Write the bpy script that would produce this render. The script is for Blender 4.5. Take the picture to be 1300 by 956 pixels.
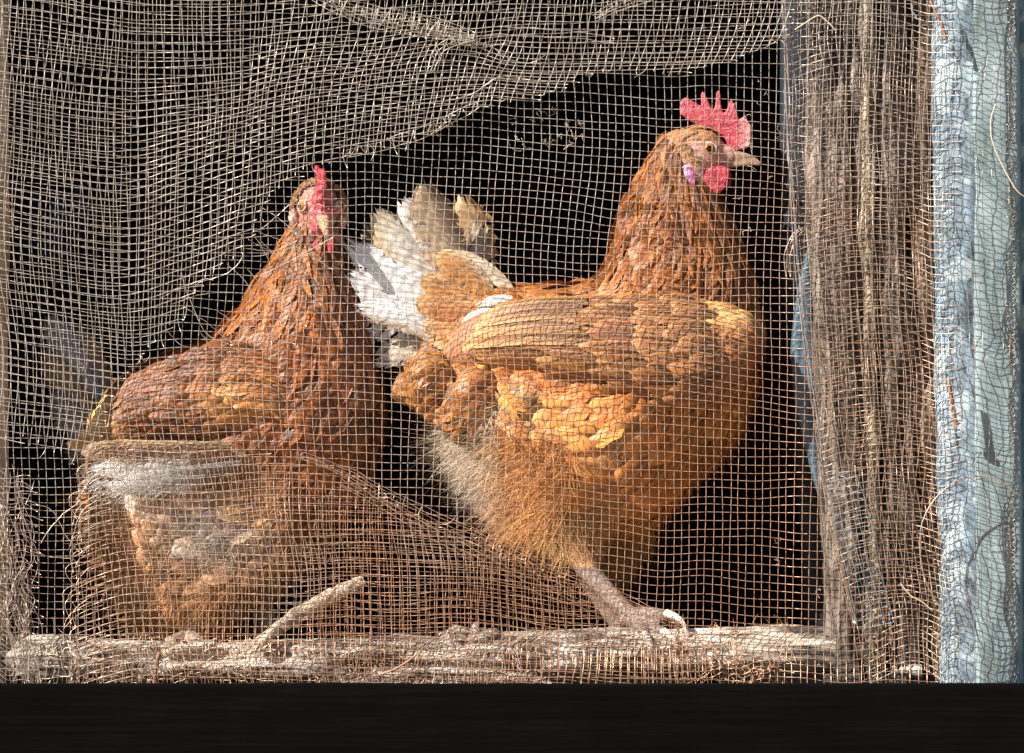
import bpy, bmesh, math, random
import numpy as np
R = math.radians
rng = np.random.default_rng(7)
random.seed(7)
for o in list(bpy.data.objects): bpy.data.objects.remove(o)
SC = bpy.context.scene
COL = SC.collection
S = 0.0007          # metres per photo pixel at the wire screen
D = 3.5             # camera to wire screen
# ------------------------------------------------------------------ camera, sky, sun, exposure
cam_d = bpy.data.cameras.new('camera'); cam = bpy.data.objects.new('camera', cam_d); COL.objects.link(cam)
cam.location = (0, -D, 0); cam.rotation_euler = (R(90), 0, 0)
cam_d.sensor_width = 36; cam_d.lens = 36*D/(1300*S); cam_d.clip_start = .05; cam_d.clip_end = 900
cam_d.dof.use_dof = True; cam_d.dof.focus_distance = D+.02; cam_d.dof.aperture_fstop = 7.0
SC.camera = cam
SUN_DIR = np.array([.66, .40, -.60]); SUN_DIR = SUN_DIR/np.linalg.norm(SUN_DIR)
from mathutils import Vector
elev = math.asin(-SUN_DIR[2]); azim = math.atan2(-SUN_DIR[0], -SUN_DIR[1])
w = bpy.data.worlds.new('World'); SC.world = w; w.use_nodes = True
nt = w.node_tree; bg = nt.nodes['Background']
sky = nt.nodes.new('ShaderNodeTexSky'); sky.sky_type = 'NISHITA'; sky.sun_disc = False
sky.sun_elevation = elev; sky.sun_rotation = azim % (2*math.pi)
nt.links.new(sky.outputs[0], bg.inputs[0]); bg.inputs[1].default_value = .05
sl = bpy.data.lights.new('sun', 'SUN'); sl.energy = 5.0; sl.angle = R(.5); sl.color = (1, .95, .86)
sun = bpy.data.objects.new('sun', sl); COL.objects.link(sun)
sun.rotation_euler = Vector(SUN_DIR.tolist()).to_track_quat('-Z', 'Y').to_euler()
vs = SC.view_settings; vs.view_transform = 'Standard'; vs.look = 'None'; vs.gamma = 1; vs.exposure = 1.7
vs.use_curve_mapping = False

# ------------------------------------------------------------------ helpers
def W(px, py, d):
    px = np.asarray(px, float); py = np.asarray(py, float); d = np.asarray(d, float)
    px, py, d = np.broadcast_arrays(px, py, d)
    k = (D+d)/D
    return np.stack([(px-650)*S*k, d*1.0, (478-py)*S*k], -1)
def hsh(i, j, k):
    n = (i*374761393 + j*668265263 + k*1274126177) & 0xffffffff
    n = ((n ^ (n >> 13))*1274126177) & 0xffffffff
    return ((n ^ (n >> 16)) & 0xffff)/65535.0
def vnoise(x, y, z=0.0):
    x, y, z = np.broadcast_arrays(np.asarray(x, float), np.asarray(y, float), np.asarray(z, float))
    xi = np.floor(x).astype(np.int64); yi = np.floor(y).astype(np.int64); zi = np.floor(z).astype(np.int64)
    fx = x-xi; fy = y-yi; fz = z-zi
    fx = fx*fx*(3-2*fx); fy = fy*fy*(3-2*fy); fz = fz*fz*(3-2*fz)
    r = 0
    for a in (0, 1):
        for b in (0, 1):
            for c in (0, 1):
                r = r + hsh(xi+a, yi+b, zi+c)*(fx if a else 1-fx)*(fy if b else 1-fy)*(fz if c else 1-fz)
    return r*2-1
def fbm(x, y, z=0.0, o=4):
    r = 0; a = .5; f = 1
    for i in range(o):
        r = r + a*vnoise(np.asarray(x)*f+i*17.3, np.asarray(y)*f+i*5.1, np.asarray(z)*f+i*9.7); a *= .5; f *= 2.03
    return r
def sstep(a, b, x):
    t = np.clip((np.asarray(x, float)-a)/(b-a), 0, 1); return t*t*(3-2*t)
def tag(o, label=None, cat=None, group=None, kind=None):
    if label: o['label'] = label
    if cat: o['category'] = cat
    if group: o['group'] = group
    if kind: o['kind'] = kind
    return o
def empty(name, loc=(0, 0, 0)):
    o = bpy.data.objects.new(name, None); o.empty_display_size = .03; o.location = tuple(loc); COL.objects.link(o); return o
def wloc(o):
    v = np.zeros(3)
    while o is not None: v = v+np.array(o.location); o = o.parent
    return v
def mesh_np(name, V, F, mat=None, parent=None, smooth=True, uv=None, col=None):
    """V (n,3); F (m,4) quads or list of faces"""
    me = bpy.data.meshes.new(name)
    V = np.asarray(V, np.float64)
    if parent is not None: V = V-wloc(parent)[None]
    if isinstance(F, np.ndarray):
        k = F.shape[1]
        me.vertices.add(len(V)); me.vertices.foreach_set('co', V.astype(np.float32).ravel())
        me.loops.add(F.size); me.loops.foreach_set('vertex_index', F.astype(np.int32).ravel())
        me.polygons.add(len(F)); me.polygons.foreach_set('loop_start', np.arange(0, F.size, k, dtype=np.int32))
        me.polygons.foreach_set('loop_total', np.full(len(F), k, np.int32))
    else:
        me.from_pydata(V.tolist(), [], F)
    me.update(calc_edges=True)
    if smooth: me.polygons.foreach_set('use_smooth', np.ones(len(me.polygons), bool))
    if uv is not None:
        l = me.uv_layers.new(name='UVMap'); vi = np.zeros(len(me.loops), np.int32); me.loops.foreach_get('vertex_index', vi)
        l.data.foreach_set('uv', np.asarray(uv, np.float32)[vi].ravel())
    if col is not None:
        a = me.color_attributes.new('Col', 'FLOAT_COLOR', 'POINT')
        c = np.ones((len(V), 4), np.float32); c[:, :3] = col
        a.data.foreach_set('color', c.ravel())
    me.validate()
    o = bpy.data.objects.new(name, me); COL.objects.link(o)
    if mat: me.materials.append(mat)
    if parent is not None: o.parent = parent
    return o
def bake(o, mods):
    for t, kw in mods:
        m = o.modifiers.new(t, t)
        for k, v in kw.items(): setattr(m, k, v)
    dg = bpy.context.evaluated_depsgraph_get()
    me = bpy.data.meshes.new_from_object(o.evaluated_get(dg), preserve_all_data_layers=True, depsgraph=dg)
    mats = [m for m in o.data.materials]
    o.modifiers.clear(); old = o.data; o.data = me
    if not me.materials:
        for m in mats: me.materials.append(m)
    me.polygons.foreach_set('use_smooth', np.ones(len(me.polygons), bool))
    return o
def setcol(o, fn):
    me = o.data; n = len(me.vertices); V = np.zeros(n*3, np.float32); me.vertices.foreach_get('co', V)
    V = V.reshape(-1, 3)
    if o.parent: V = V+wloc(o.parent)[None]
    a = me.color_attributes.get('Col') or me.color_attributes.new('Col', 'FLOAT_COLOR', 'POINT')
    c = np.ones((n, 4), np.float32); c[:, :3] = fn(V); a.data.foreach_set('color', c.ravel())
def topx(V):
    k = (D+V[:, 1])/D
    return V[:, 0]/k/S+650, 478-V[:, 2]/k/S, V[:, 1]

class Tubes:
    def __init__(s, K=4): s.V = []; s.F = []; s.n = 0; s.K = K
    def add(s, P, r):
        P = np.asarray(P, float); n = len(P); K = s.K
        if n < 2: return
        r = np.broadcast_to(np.asarray(r, float), (n,))
        T = np.gradient(P, axis=0); T /= np.linalg.norm(T, axis=1)[:, None]+1e-12
        ref = np.array([.13, 1, .21]) if abs(T[n//2, 1]) < .85 else np.array([1, .1, .2])
        A = np.cross(T, ref); A /= np.linalg.norm(A, axis=1)[:, None]+1e-12
        B = np.cross(T, A)
        th = np.arange(K)*2*np.pi/K+.4
        ring = A[:, None]*np.cos(th)[None, :, None]+B[:, None]*np.sin(th)[None, :, None]
        s.V.append((P[:, None]+ring*r[:, None, None]).reshape(-1, 3))
        i = np.arange(n-1)[:, None]*K; j = np.arange(K)[None]; j2 = (j+1) % K
        s.F.append((np.stack([i+j, i+j2, i+K+j2, i+K+j], -1)+s.n).reshape(-1, 4))
        s.F.append(np.array([[s.n, s.n+1, s.n+2, s.n+3]])) if K == 4 else None
        s.F.append(np.array([[s.n+(n-1)*K+q for q in (3, 2, 1, 0)]])) if K == 4 else None
        s.n += n*K
    def build(s, name, mat, parent=None, V0=None):
        return mesh_np(name, np.concatenate(s.V), np.concatenate(s.F), mat, parent)

def inpoly(x, y, poly):
    x = np.asarray(x); y = np.asarray(y); r = np.zeros(x.shape, bool); n = len(poly)
    for i in range(n):
        x1, y1 = poly[i]; x2, y2 = poly[(i+1) % n]
        if y1 == y2: continue
        c = ((y1 > y) != (y2 > y)) & (x < (x2-x1)*(y-y1)/(y2-y1)+x1)
        r ^= c
    return r
def resamp(P, n):
    P = np.asarray(P, float); d = np.r_[0, np.cumsum(np.linalg.norm(np.diff(P, axis=0), axis=1))]
    t = np.linspace(0, d[-1], n)
    # Catmull-Rom through the points
    return np.stack([crom(d, P[:, k], t) for k in range(P.shape[1])], -1)
def crom(xs, ys, t):
    xs = np.asarray(xs, float); ys = np.asarray(ys, float)
    m = np.gradient(ys, xs)
    i = np.clip(np.searchsorted(xs, t, side='right')-1, 0, len(xs)-2)
    h = xs[i+1]-xs[i]; u = (t-xs[i])/h; u = np.clip(u, 0, 1)
    return (2*u**3-3*u**2+1)*ys[i]+(u**3-2*u**2+u)*h*m[i]+(-2*u**3+3*u**2)*ys[i+1]+(u**3-u**2)*h*m[i+1]

# ------------------------------------------------------------------ materials
def newmat(name, rough=.6, metal=0.0):
    m = bpy.data.materials.new(name); m.use_nodes = True; nt = m.node_tree
    b = nt.nodes['Principled BSDF']; b.inputs['Roughness'].default_value = rough; b.inputs['Metallic'].default_value = metal
    return m, nt, b
def ramp(nt, fac, stops):
    r = nt.nodes.new('ShaderNodeValToRGB'); e = r.color_ramp.elements
    while len(e) < len(stops): e.new(.5)
    for q, (p, c) in zip(e, stops): q.position = p; q.color = (*c, 1)
    nt.links.new(fac, r.inputs[0]); return r.outputs[0]
def noise(nt, vec, scale, detail=5, rough=.55, dist=0):
    n = nt.nodes.new('ShaderNodeTexNoise'); n.inputs['Scale'].default_value = scale; n.inputs['Detail'].default_value = detail
    n.inputs['Roughness'].default_value = rough; n.inputs['Distortion'].default_value = dist
    if vec is not None: nt.links.new(vec, n.inputs['Vector'])
    return n.outputs[0]
def mapped(nt, sc, src='Object'):
    tc = nt.nodes.new('ShaderNodeTexCoord'); mp = nt.nodes.new('ShaderNodeMapping'); mp.inputs['Scale'].default_value = sc
    nt.links.new(tc.outputs[src], mp.inputs[0]); return mp.outputs[0]
def bump(nt, b, h, st, dist=.002):
    n = nt.nodes.new('ShaderNodeBump'); n.inputs['Strength'].default_value = st; n.inputs['Distance'].default_value = dist
    nt.links.new(h, n.inputs['Height']); nt.links.new(n.outputs[0], b.inputs['Normal'])
def math_(nt, op, a, b=None):
    n = nt.nodes.new('ShaderNodeMath'); n.operation = op
    for i, v in enumerate((a, b)):
        if v is None: continue
        if isinstance(v, (int, float)): n.inputs[i].default_value = v
        else: nt.links.new(v, n.inputs[i])
    return n.outputs[0]
def mixc(nt, f, a, b, mode='MIX'):
    n = nt.nodes.new('ShaderNodeMix'); n.data_type = 'RGBA'; n.blend_type = mode
    for s, v in ((0, f), (6, a), (7, b)):
        if isinstance(v, (int, float)): n.inputs[s].default_value = v
        elif isinstance(v, tuple): n.inputs[s].default_value = (*v, 1)
        else: nt.links.new(v, n.inputs[s])
    return n.outputs[2]
def wood(name, cols, grain=(40, 40, 3), st=.8, rough=.8, scale=1.0, spots=None):
    m, nt, b = newmat(name, rough)
    v = mapped(nt, grain); n1 = noise(nt, v, 4*scale, 8, .65, .3)
    v2 = mapped(nt, (1, 1, 1)); n2 = noise(nt, v2, 14, 4)
    f = math_(nt, 'ADD', math_(nt, 'MULTIPLY', n1, .66), math_(nt, 'MULTIPLY', n2, .34))
    c = ramp(nt, f, cols)
    if spots: c = mixc(nt, ramp(nt, noise(nt, v2, 55, 3), [(.52, (0, 0, 0)), (.62, (1, 1, 1))]), c, spots)
    nt.links.new(c, b.inputs['Base Color']); bump(nt, b, f, st, .003); return m
def wire_mat(name, top, low, dark):
    m, nt, b = newmat(name, .38, .6)
    tc = nt.nodes.new('ShaderNodeTexCoord'); sx = nt.nodes.new('ShaderNodeSeparateXYZ'); nt.links.new(tc.outputs['Object'], sx.inputs[0])
    n = noise(nt, tc.outputs['Object'], 9, 4); n2 = noise(nt, tc.outputs['Object'], 350, 2)
    f = math_(nt, 'ADD', math_(nt, 'MULTIPLY', sx.outputs[2], 1.6), math_(nt, 'ADD', math_(nt, 'MULTIPLY', sx.outputs[0], -.9), n))
    c = ramp(nt, f, [(.30, low), (.75, top)])
    c = mixc(nt, ramp(nt, n2, [(.52, (0, 0, 0)), (.68, (1, 1, 1))]), c, dark)
    nt.links.new(c, b.inputs['Base Color']); return m
M = {}
M['wire'] = wire_mat('rusty_wire', (.46, .395, .335), (.48, .27, .165), (.11, .06, .035))
M['wire2'] = wire_mat('pale_wire', (.48, .42, .35), (.46, .28, .18), (.13, .075, .045))
M['wire3'] = wire_mat('brown_wire', (.40, .315, .265), (.38, .27, .20), (.10, .06, .04))
m_, nt_, b_ = newmat('bright_wire', .4, .3); b_.inputs['Base Color'].default_value = (.20, .25, .28, 1); M['bright'] = m_
m_, nt_, b_ = newmat('straw', .7); b_.inputs['Base Color'].default_value = (.50, .40, .30, 1); M['straw'] = m_
M['greywood'] = wood('grey_wood', [(.42, (.006, .004, .003)), (.49, (.05, .037, .028)), (.57, (.145, .118, .098)), (.68, (.40, .35, .30))], (40, 40, 4), 1, .85)
M['palewood'] = wood('pale_wood', [(.40, (.015, .011, .008)), (.47, (.14, .115, .09)), (.55, (.42, .375, .32)), (.68, (.66, .62, .56))], (5, 40, 40), 1, .8)
M['palepost'] = wood('pale_post', [(.32, (.05, .035, .02)), (.44, (.30, .24, .17)), (.56, (.55, .48, .38)), (.7, (.7, .65, .56))], (40, 40, 4), 1, .8)
M['yellowwood'] = wood('yellow_wood', [(.40, (.02, .015, .010)), (.50, (.14, .11, .075)), (.62, (.44, .37, .27))], (50, 50, 3), 1, .8)
M['brownwood'] = wood('brown_wood', [(.36, (.012, .008, .006)), (.5, (.09, .055, .035)), (.66, (.24, .17, .12))], (50, 50, 5), 1, .9)
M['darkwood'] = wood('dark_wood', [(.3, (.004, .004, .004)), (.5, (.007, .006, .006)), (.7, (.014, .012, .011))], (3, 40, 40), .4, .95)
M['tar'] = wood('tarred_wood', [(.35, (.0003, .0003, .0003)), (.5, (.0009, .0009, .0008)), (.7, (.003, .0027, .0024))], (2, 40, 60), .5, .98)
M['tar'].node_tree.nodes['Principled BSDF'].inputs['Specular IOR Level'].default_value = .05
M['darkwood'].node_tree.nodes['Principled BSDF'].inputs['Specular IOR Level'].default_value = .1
M['blue'] = wood('blue_paint', [(.34, (.03, .06, .08)), (.44, (.08, .16, .21)), (.6, (.12, .23, .29)), (.75, (.24, .34, .38))], (14, 14, 5), .4, .5, spots=(.30, .35, .30))
M['bluepale'] = wood('pale_blue_paint', [(.38, (.04, .06, .07)), (.47, (.11, .165, .205)), (.57, (.18, .25, .31)), (.68, (.36, .43, .48))], (30, 30, 12), .35, .4, spots=(.30, .38, .42))
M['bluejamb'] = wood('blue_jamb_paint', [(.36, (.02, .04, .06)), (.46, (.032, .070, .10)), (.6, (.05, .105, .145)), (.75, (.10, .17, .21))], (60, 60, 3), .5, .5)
M['jambshade'] = wood('jamb_shade_paint', [(.36, (.002, .003, .005)), (.5, (.004, .008, .014)), (.7, (.008, .014, .022))], (60, 60, 3), .4, .8)  # jamb blue darkened to navy, shade put into the colour
M['greenish'] = wood('grey_green_paint', [(.38, (.05, .07, .07)), (.47, (.12, .17, .18)), (.58, (.17, .225, .24)), (.72, (.32, .36, .36))], (16, 16, 4), .4, .6)
M['rust'] = wood('rusty_iron', [(.35, (.06, .025, .015)), (.5, (.22, .10, .06)), (.7, (.42, .24, .17))], (60, 60, 20), .8, .75)
m_, nt_, b_ = newmat('soil', .95); nt_.links.new(ramp(nt_, noise(nt_, mapped(nt_, (1, 1, 1)), 6, 8), [(.35, (.10, .07, .045)), (.65, (.24, .18, .12))]), b_.inputs[0]); M['soil'] = m_
m_, nt_, b_ = newmat('navy_cloth', .9); nt_.links.new(ramp(nt_, noise(nt_, mapped(nt_, (1, 1, 1)), 60, 4), [(.35, (.01, .02, .06)), (.65, (.03, .05, .14))]), b_.inputs[0]); M['navy'] = m_

def feather_mat(name, transl=.22, soft=1.0):
    m, nt, b = newmat(name, .42)
    at = nt.nodes.new('ShaderNodeAttribute'); at.attribute_name = 'Col'
    tc = nt.nodes.new('ShaderNodeTexCoord'); sx = nt.nodes.new('ShaderNodeSeparateXYZ'); nt.links.new(tc.outputs['UV'], sx.inputs[0])
    u = sx.outputs[0]; v = sx.outputs[1]
    au = math_(nt, 'ABSOLUTE', math_(nt, 'SUBTRACT', math_(nt, 'FRACT', u), .5))
    fid = math_(nt, 'FLOOR', u)
    cb = nt.nodes.new('ShaderNodeCombineXYZ')
    nt.links.new(math_(nt, 'MULTIPLY', math_(nt, 'SUBTRACT', v, math_(nt, 'MULTIPLY', au, .7)), 34), cb.inputs[0])
    nt.links.new(math_(nt, 'MULTIPLY', fid, 3.7), cb.inputs[1]); nt.links.new(math_(nt, 'MULTIPLY', au, 2.5), cb.inputs[2])
    n = noise(nt, cb.outputs[0], 1.0, 3, .6)
    barb = ramp(nt, n, [(.30, (1-.42*soft, 1-.46*soft, 1-.5*soft)), (.5, (1, 1, 1)), (.72, (1+.3*soft,)*3)])
    c = mixc(nt, 1.0, at.outputs['Color'], barb, 'MULTIPLY')
    rach = ramp(nt, au, [(.02, (1, 1, 1)), (.05, (0, 0, 0))])
    c = mixc(nt, math_(nt, 'MULTIPLY', rach, .3), c, (.62, .48, .33))
    nt.links.new(c, b.inputs['Base Color']); b.inputs['Specular IOR Level'].default_value = .35
    bump(nt, b, n, .45*soft, .001)
    tr = nt.nodes.new('ShaderNodeBsdfTranslucent'); nt.links.new(c, tr.inputs[0])
    mx = nt.nodes.new('ShaderNodeMixShader'); mx.inputs[0].default_value = transl
    nt.links.new(b.outputs[0], mx.inputs[1]); nt.links.new(tr.outputs[0], mx.inputs[2])
    nt.links.new(mx.outputs[0], nt.nodes['Material Output'].inputs[0]); return m
M['feather'] = feather_mat('feather', .10)
M['tailf'] = feather_mat('tail_feather', .28, .35)
def vc_mat(name, rough, bumpscale, bs, transl=0, spec=.5, vor=False):
    m, nt, b = newmat(name, rough); at = nt.nodes.new('ShaderNodeAttribute'); at.attribute_name = 'Col'
    n = noise(nt, mapped(nt, (1, 1, 1)), bumpscale, 4)
    c = mixc(nt, 1.0, at.outputs['Color'], ramp(nt, n, [(.3, (.6, .55, .55)), (.7, (1.3, 1.3, 1.3))]), 'MULTIPLY')
    nt.links.new(c, b.inputs['Base Color']); bump(nt, b, n, bs, .002); b.inputs['Specular IOR Level'].default_value = spec
    return m
M['skin'] = vc_mat('skin', .55, 400, .6)
M['comb'] = vc_mat('comb', .4, 420, .9)
M['down'] = vc_mat('down', .8, 200, 0)
M['beak'] = vc_mat('beak', .35, 150, .2)
for nm, c in (('iris', (.42, .17, .03)), ('pupil', (.004, .004, .004))):
    m_, nt_, b_ = newmat(nm, .08); b_.inputs['Base Color'].default_value = (*c, 1); M[nm] = m_

# ------------------------------------------------------------------ solid helpers
def beam(name, P, ha, hb, mat, parent=None, ex=2.0, amp=.002, fr=(60, 60, 8), K=40, n=240, seed=0, crack=.0, upref=(0, 1, 0)):
    """tapered beam along points P (world); half sizes ha (sideways), hb (depth), superellipse section, noisy skin"""
    P = resamp(P, n); T = np.gradient(P, axis=0); T /= np.linalg.norm(T, axis=1)[:, None]
    B = np.array(upref, float)[None]-T*(T@np.array(upref, float))[:, None]; B /= np.linalg.norm(B, axis=1)[:, None]
    A = np.cross(T, B)
    ha = np.interp(np.linspace(0, 1, n), np.linspace(0, 1, len(np.atleast_1d(ha))), np.atleast_1d(ha))
    hb = np.interp(np.linspace(0, 1, n), np.linspace(0, 1, len(np.atleast_1d(hb))), np.atleast_1d(hb))
    th = np.arange(K)*2*np.pi/K; c = np.cos(th); s = np.sin(th)
    ca = np.sign(c)*np.abs(c)**(2/ex); sb = np.sign(s)*np.abs(s)**(2/ex)
    V = P[:, None]+A[:, None]*(ha[:, None]*ca[None])[..., None]+B[:, None]*(hb[:, None]*sb[None])[..., None]
    L = np.linspace(0, 1, n)[:, None]*np.linalg.norm(P[-1]-P[0])
    Nn = A[:, None]*(ca[None]*np.ones((n, 1)))[..., None]+B[:, None]*(sb[None]*np.ones((n, 1)))[..., None]
    Nn /= np.linalg.norm(Nn, axis=2)[..., None]+1e-9
    q = fbm(V@A[0]*fr[0]+seed, V@B[0]*fr[1]+seed*2, L*fr[2]+seed*3, 5)
    cr = np.abs(vnoise((V@A[0])*fr[0]*.8+9+seed, (V@B[0])*fr[1]*.8, L*fr[2]*.35+seed))
    q = q*amp*2-crack*(1-sstep(0, .14, cr))
    V = V+Nn*q[..., None]
    V = V.reshape(-1, 3)
    i = np.arange(n-1)[:, None]*K; j = np.arange(K)[None]; j2 = (j+1) % K
    F = np.stack([i+j, i+j2, i+K+j2, i+K+j], -1).reshape(-1, 4)
    c0 = P[0]; c1 = P[-1]; V = np.vstack([V, c0[None], c1[None]])
    Fl = [tuple(f) for f in F.tolist()]+[(int((k+1) % K), k, n*K) for k in range(K)]+[((n-1)*K+k, (n-1)*K+(k+1) % K, n*K+1) for k in range(K)]
    o = mesh_np(name, V, Fl, mat, parent)
    return o
def box(name, x0, x1, y0, y1, z0, z1, mat, parent=None):
    V = [(x, y, z) for x in (x0, x1) for y in (y0, y1) for z in (z0, z1)]
    F = [(0, 1, 3, 2), (4, 6, 7, 5), (0, 4, 5, 1), (2, 3, 7, 6), (0, 2, 6, 4), (1, 5, 7, 3)]
    return mesh_np(name, V, F, mat, parent, smooth=False)
def prism(name, pts, d, th, mat, parent=None, voxel=.0009, sm=6, n=0):
    """outline in photo pixels -> rounded solid at depth d, thickness th"""
    if n: pts = resamp(list(pts)+[pts[0]], n)[:-1]
    pts = np.asarray(pts, float); k = len(pts)
    A = W(pts[:, 0], pts[:, 1], d-th/2); B = W(pts[:, 0], pts[:, 1], d+th/2)
    V = np.vstack([A, B]); F = [tuple(range(k-1, -1, -1)), tuple(range(k, 2*k))]+[(i, (i+1) % k, k+(i+1) % k, k+i) for i in range(k)]
    o = mesh_np(name, V, F, mat, parent)
    bm = bmesh.new(); bm.from_mesh(o.data); bmesh.ops.recalc_face_normals(bm, faces=bm.faces); bmesh.ops.triangulate(bm, faces=bm.faces); bm.to_mesh(o.data); bm.free()
    return bake(o, [('REMESH', dict(mode='VOXEL', voxel_size=voxel)), ('SMOOTH', dict(factor=.5, iterations=sm))])
def ellipsoid(c, r, nu=20, nv=12, rot=None):
    u = np.linspace(0, 2*np.pi, nu, endpoint=False); v = np.linspace(0, np.pi, nv)
    V = np.stack([np.outer(np.sin(v), np.cos(u)), np.outer(np.sin(v), np.sin(u)), np.outer(np.cos(v), np.ones(nu))], -1).reshape(-1, 3)*np.array(r)
    if rot is not None: V = V@np.array(rot).T
    V = V+np.array(c)
    i = np.arange(nv-1)[:, None]*nu; j = np.arange(nu)[None]; j2 = (j+1) % nu
    return V, np.stack([i+j, i+nu+j, i+nu+j2, i+j2], -1).reshape(-1, 4)
def blob(name, px, py, d, r, mat, parent, rotz=0):
    c, s_ = math.cos(R(rotz)), math.sin(R(rotz)); rot = [[c, 0, -s_], [0, 1, 0], [s_, 0, c]]
    V, F = ellipsoid(W(px, py, d), [r[0]*S, r[1]*S, r[2]*S], 24, 16, rot)
    return mesh_np(name, V, F, mat, parent)

# ------------------------------------------------------------------ setting
gr = box('ground', -400, 400, -400, 400, -1.45, -1.4, M['soil']); tag(gr, kind='structure')
coop = empty('chicken_coop', (0, .9, -1.4)); tag(coop, 'dark timber coop enclosing the black space behind the two hens', 'coop')
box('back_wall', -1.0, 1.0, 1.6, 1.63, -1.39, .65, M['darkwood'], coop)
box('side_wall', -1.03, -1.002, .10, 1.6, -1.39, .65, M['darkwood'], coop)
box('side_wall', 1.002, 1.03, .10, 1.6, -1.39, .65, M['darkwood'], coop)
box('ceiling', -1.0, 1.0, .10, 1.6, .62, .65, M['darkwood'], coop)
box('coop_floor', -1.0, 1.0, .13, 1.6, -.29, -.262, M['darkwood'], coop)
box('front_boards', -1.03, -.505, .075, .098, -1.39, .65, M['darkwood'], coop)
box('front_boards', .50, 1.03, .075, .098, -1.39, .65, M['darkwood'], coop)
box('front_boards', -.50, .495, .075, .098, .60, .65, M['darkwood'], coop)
wall = beam('added_lower_board', W([-120, 1480], [936, 936], -.034), [.0475], [.008], M['tar'], None, 8, .0006, (60, 60, 8), 32, 200)  # invented board, added to fill the strip below the sill with black
tag(wall, 'added black board running along the bottom edge below the log sill', 'board')
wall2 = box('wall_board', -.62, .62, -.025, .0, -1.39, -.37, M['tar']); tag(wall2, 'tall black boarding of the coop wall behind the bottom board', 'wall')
header = beam('header_beam', W([-100, 1500], [-345, -345], .03), [.030], [.03], M['yellowwood'], None, 6, .002, (40, 40, 6), 32, 200)
tag(header, 'yellowish wooden beam above the window', 'beam')
lp = beam('window_post', W([-22, -24, -20], [1000, 500, -60], .04), [.024, .0225, .021], [.034], M['palepost'], None, 4, .0025, (60, 60, 10), 40, 400, seed=4, crack=.003)
tag(lp, 'pale rough wooden post along the left edge of the window', 'post')

# right-hand timbers
p1 = beam('weathered_post', W([1086, 1074, 1062, 1058], [1010, 640, 300, -60], .036), [.0225, .023, .0245, .025], [.029], M['greywood'], None, 3.0, .0055, (75, 75, 11), 72, 700, seed=1, crack=.012)
tag(p1, 'rough grey brown post forming the right side of the window', 'post')
p1b = beam('splintered_batten', W([1120, 1108, 1102, 1098], [1010, 560, 280, -60], .006), [.005, .0055, .005, .0055], [.005], M['yellowwood'], None, 2.5, .0032, (190, 190, 22), 24, 700, seed=3, crack=.003)
tag(p1b, 'thin splintered yellowish batten standing proud beside the rough grey post', 'batten')
p2 = beam('weathered_board', W([1146, 1138, 1129, 1128], [1010, 600, 280, -60], .028), [.0165, .016, .015, .0145], [.022], M['greywood'], None, 2.4, .0048, (90, 90, 12), 56, 700, seed=7, crack=.009)
tag(p2, 'weathered grey board just right of the thin yellowish batten', 'board')
p3 = beam('brown_board', W([1182, 1176, 1166, 1168], [1010, 600, 280, -60], .038), [.018, .014, .0125, .012], [.018], M['brownwood'], None, 2.4, .005, (110, 110, 18), 48, 700, seed=9, crack=.008)
tag(p3, 'dark fibrous brown board set back beside the blue paint', 'board')
p4 = beam('blue_moulding', W([1226, 1222, 1216, 1213], [1010, 560, 250, -60], .026), [.0245, .0245, .0235, .023], [.020], M['bluepale'], None, 2.8, .0032, (55, 55, 14), 64, 700, seed=12)
tag(p4, 'rounded pale blue moulding catching the sun under the wire', 'moulding')
p5 = beam('painted_board', W([1268, 1264, 1261], [1010, 400, -60], .022), [.0215], [.018], M['greenish'], None, 8, .0012, (30, 30, 6), 40, 300, seed=14)
tag(p5, 'flat grey blue painted board right of the rounded moulding', 'board')
p6 = beam('blue_board', W([1360, 1356, 1352], [1010, 400, -60], .046), [.048], [.018], M['blue'], None, 8, .001, (30, 30, 6), 40, 300, seed=15)
tag(p6, 'sky blue painted board at the far right edge', 'board')
p7 = beam('shaded_jamb', W([1050, 1038, 1028, 1020, 1016, 1016], [830, 640, 520, 430, 280, -60], .15), [.018], [.014], M['jambshade'], None, 3, .0008, (40, 40, 4), 32, 200, seed=17)  # jamb outside the sunlit stretch, its shade painted as navy
tag(p7, 'dark jamb strip with its shade painted in navy inside the right edge of the opening', 'jamb')
p8 = beam('lit_jamb_sliver', W([1046, 1036, 1026, 1021, 1021, 1026], [640, 590, 520, 450, 390, 318], .075), [.003, .007, .0115, .0125, .009, .002], [.008], M['bluejamb'], None, 3, .001, (60, 60, 5), 32, 200, seed=18)  # blue piece cut to the shape of the sunlit stretch
tag(p8, 'blue jamb sliver shaped to the sunlit stretch inside the right edge of the opening', 'trim')

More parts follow.
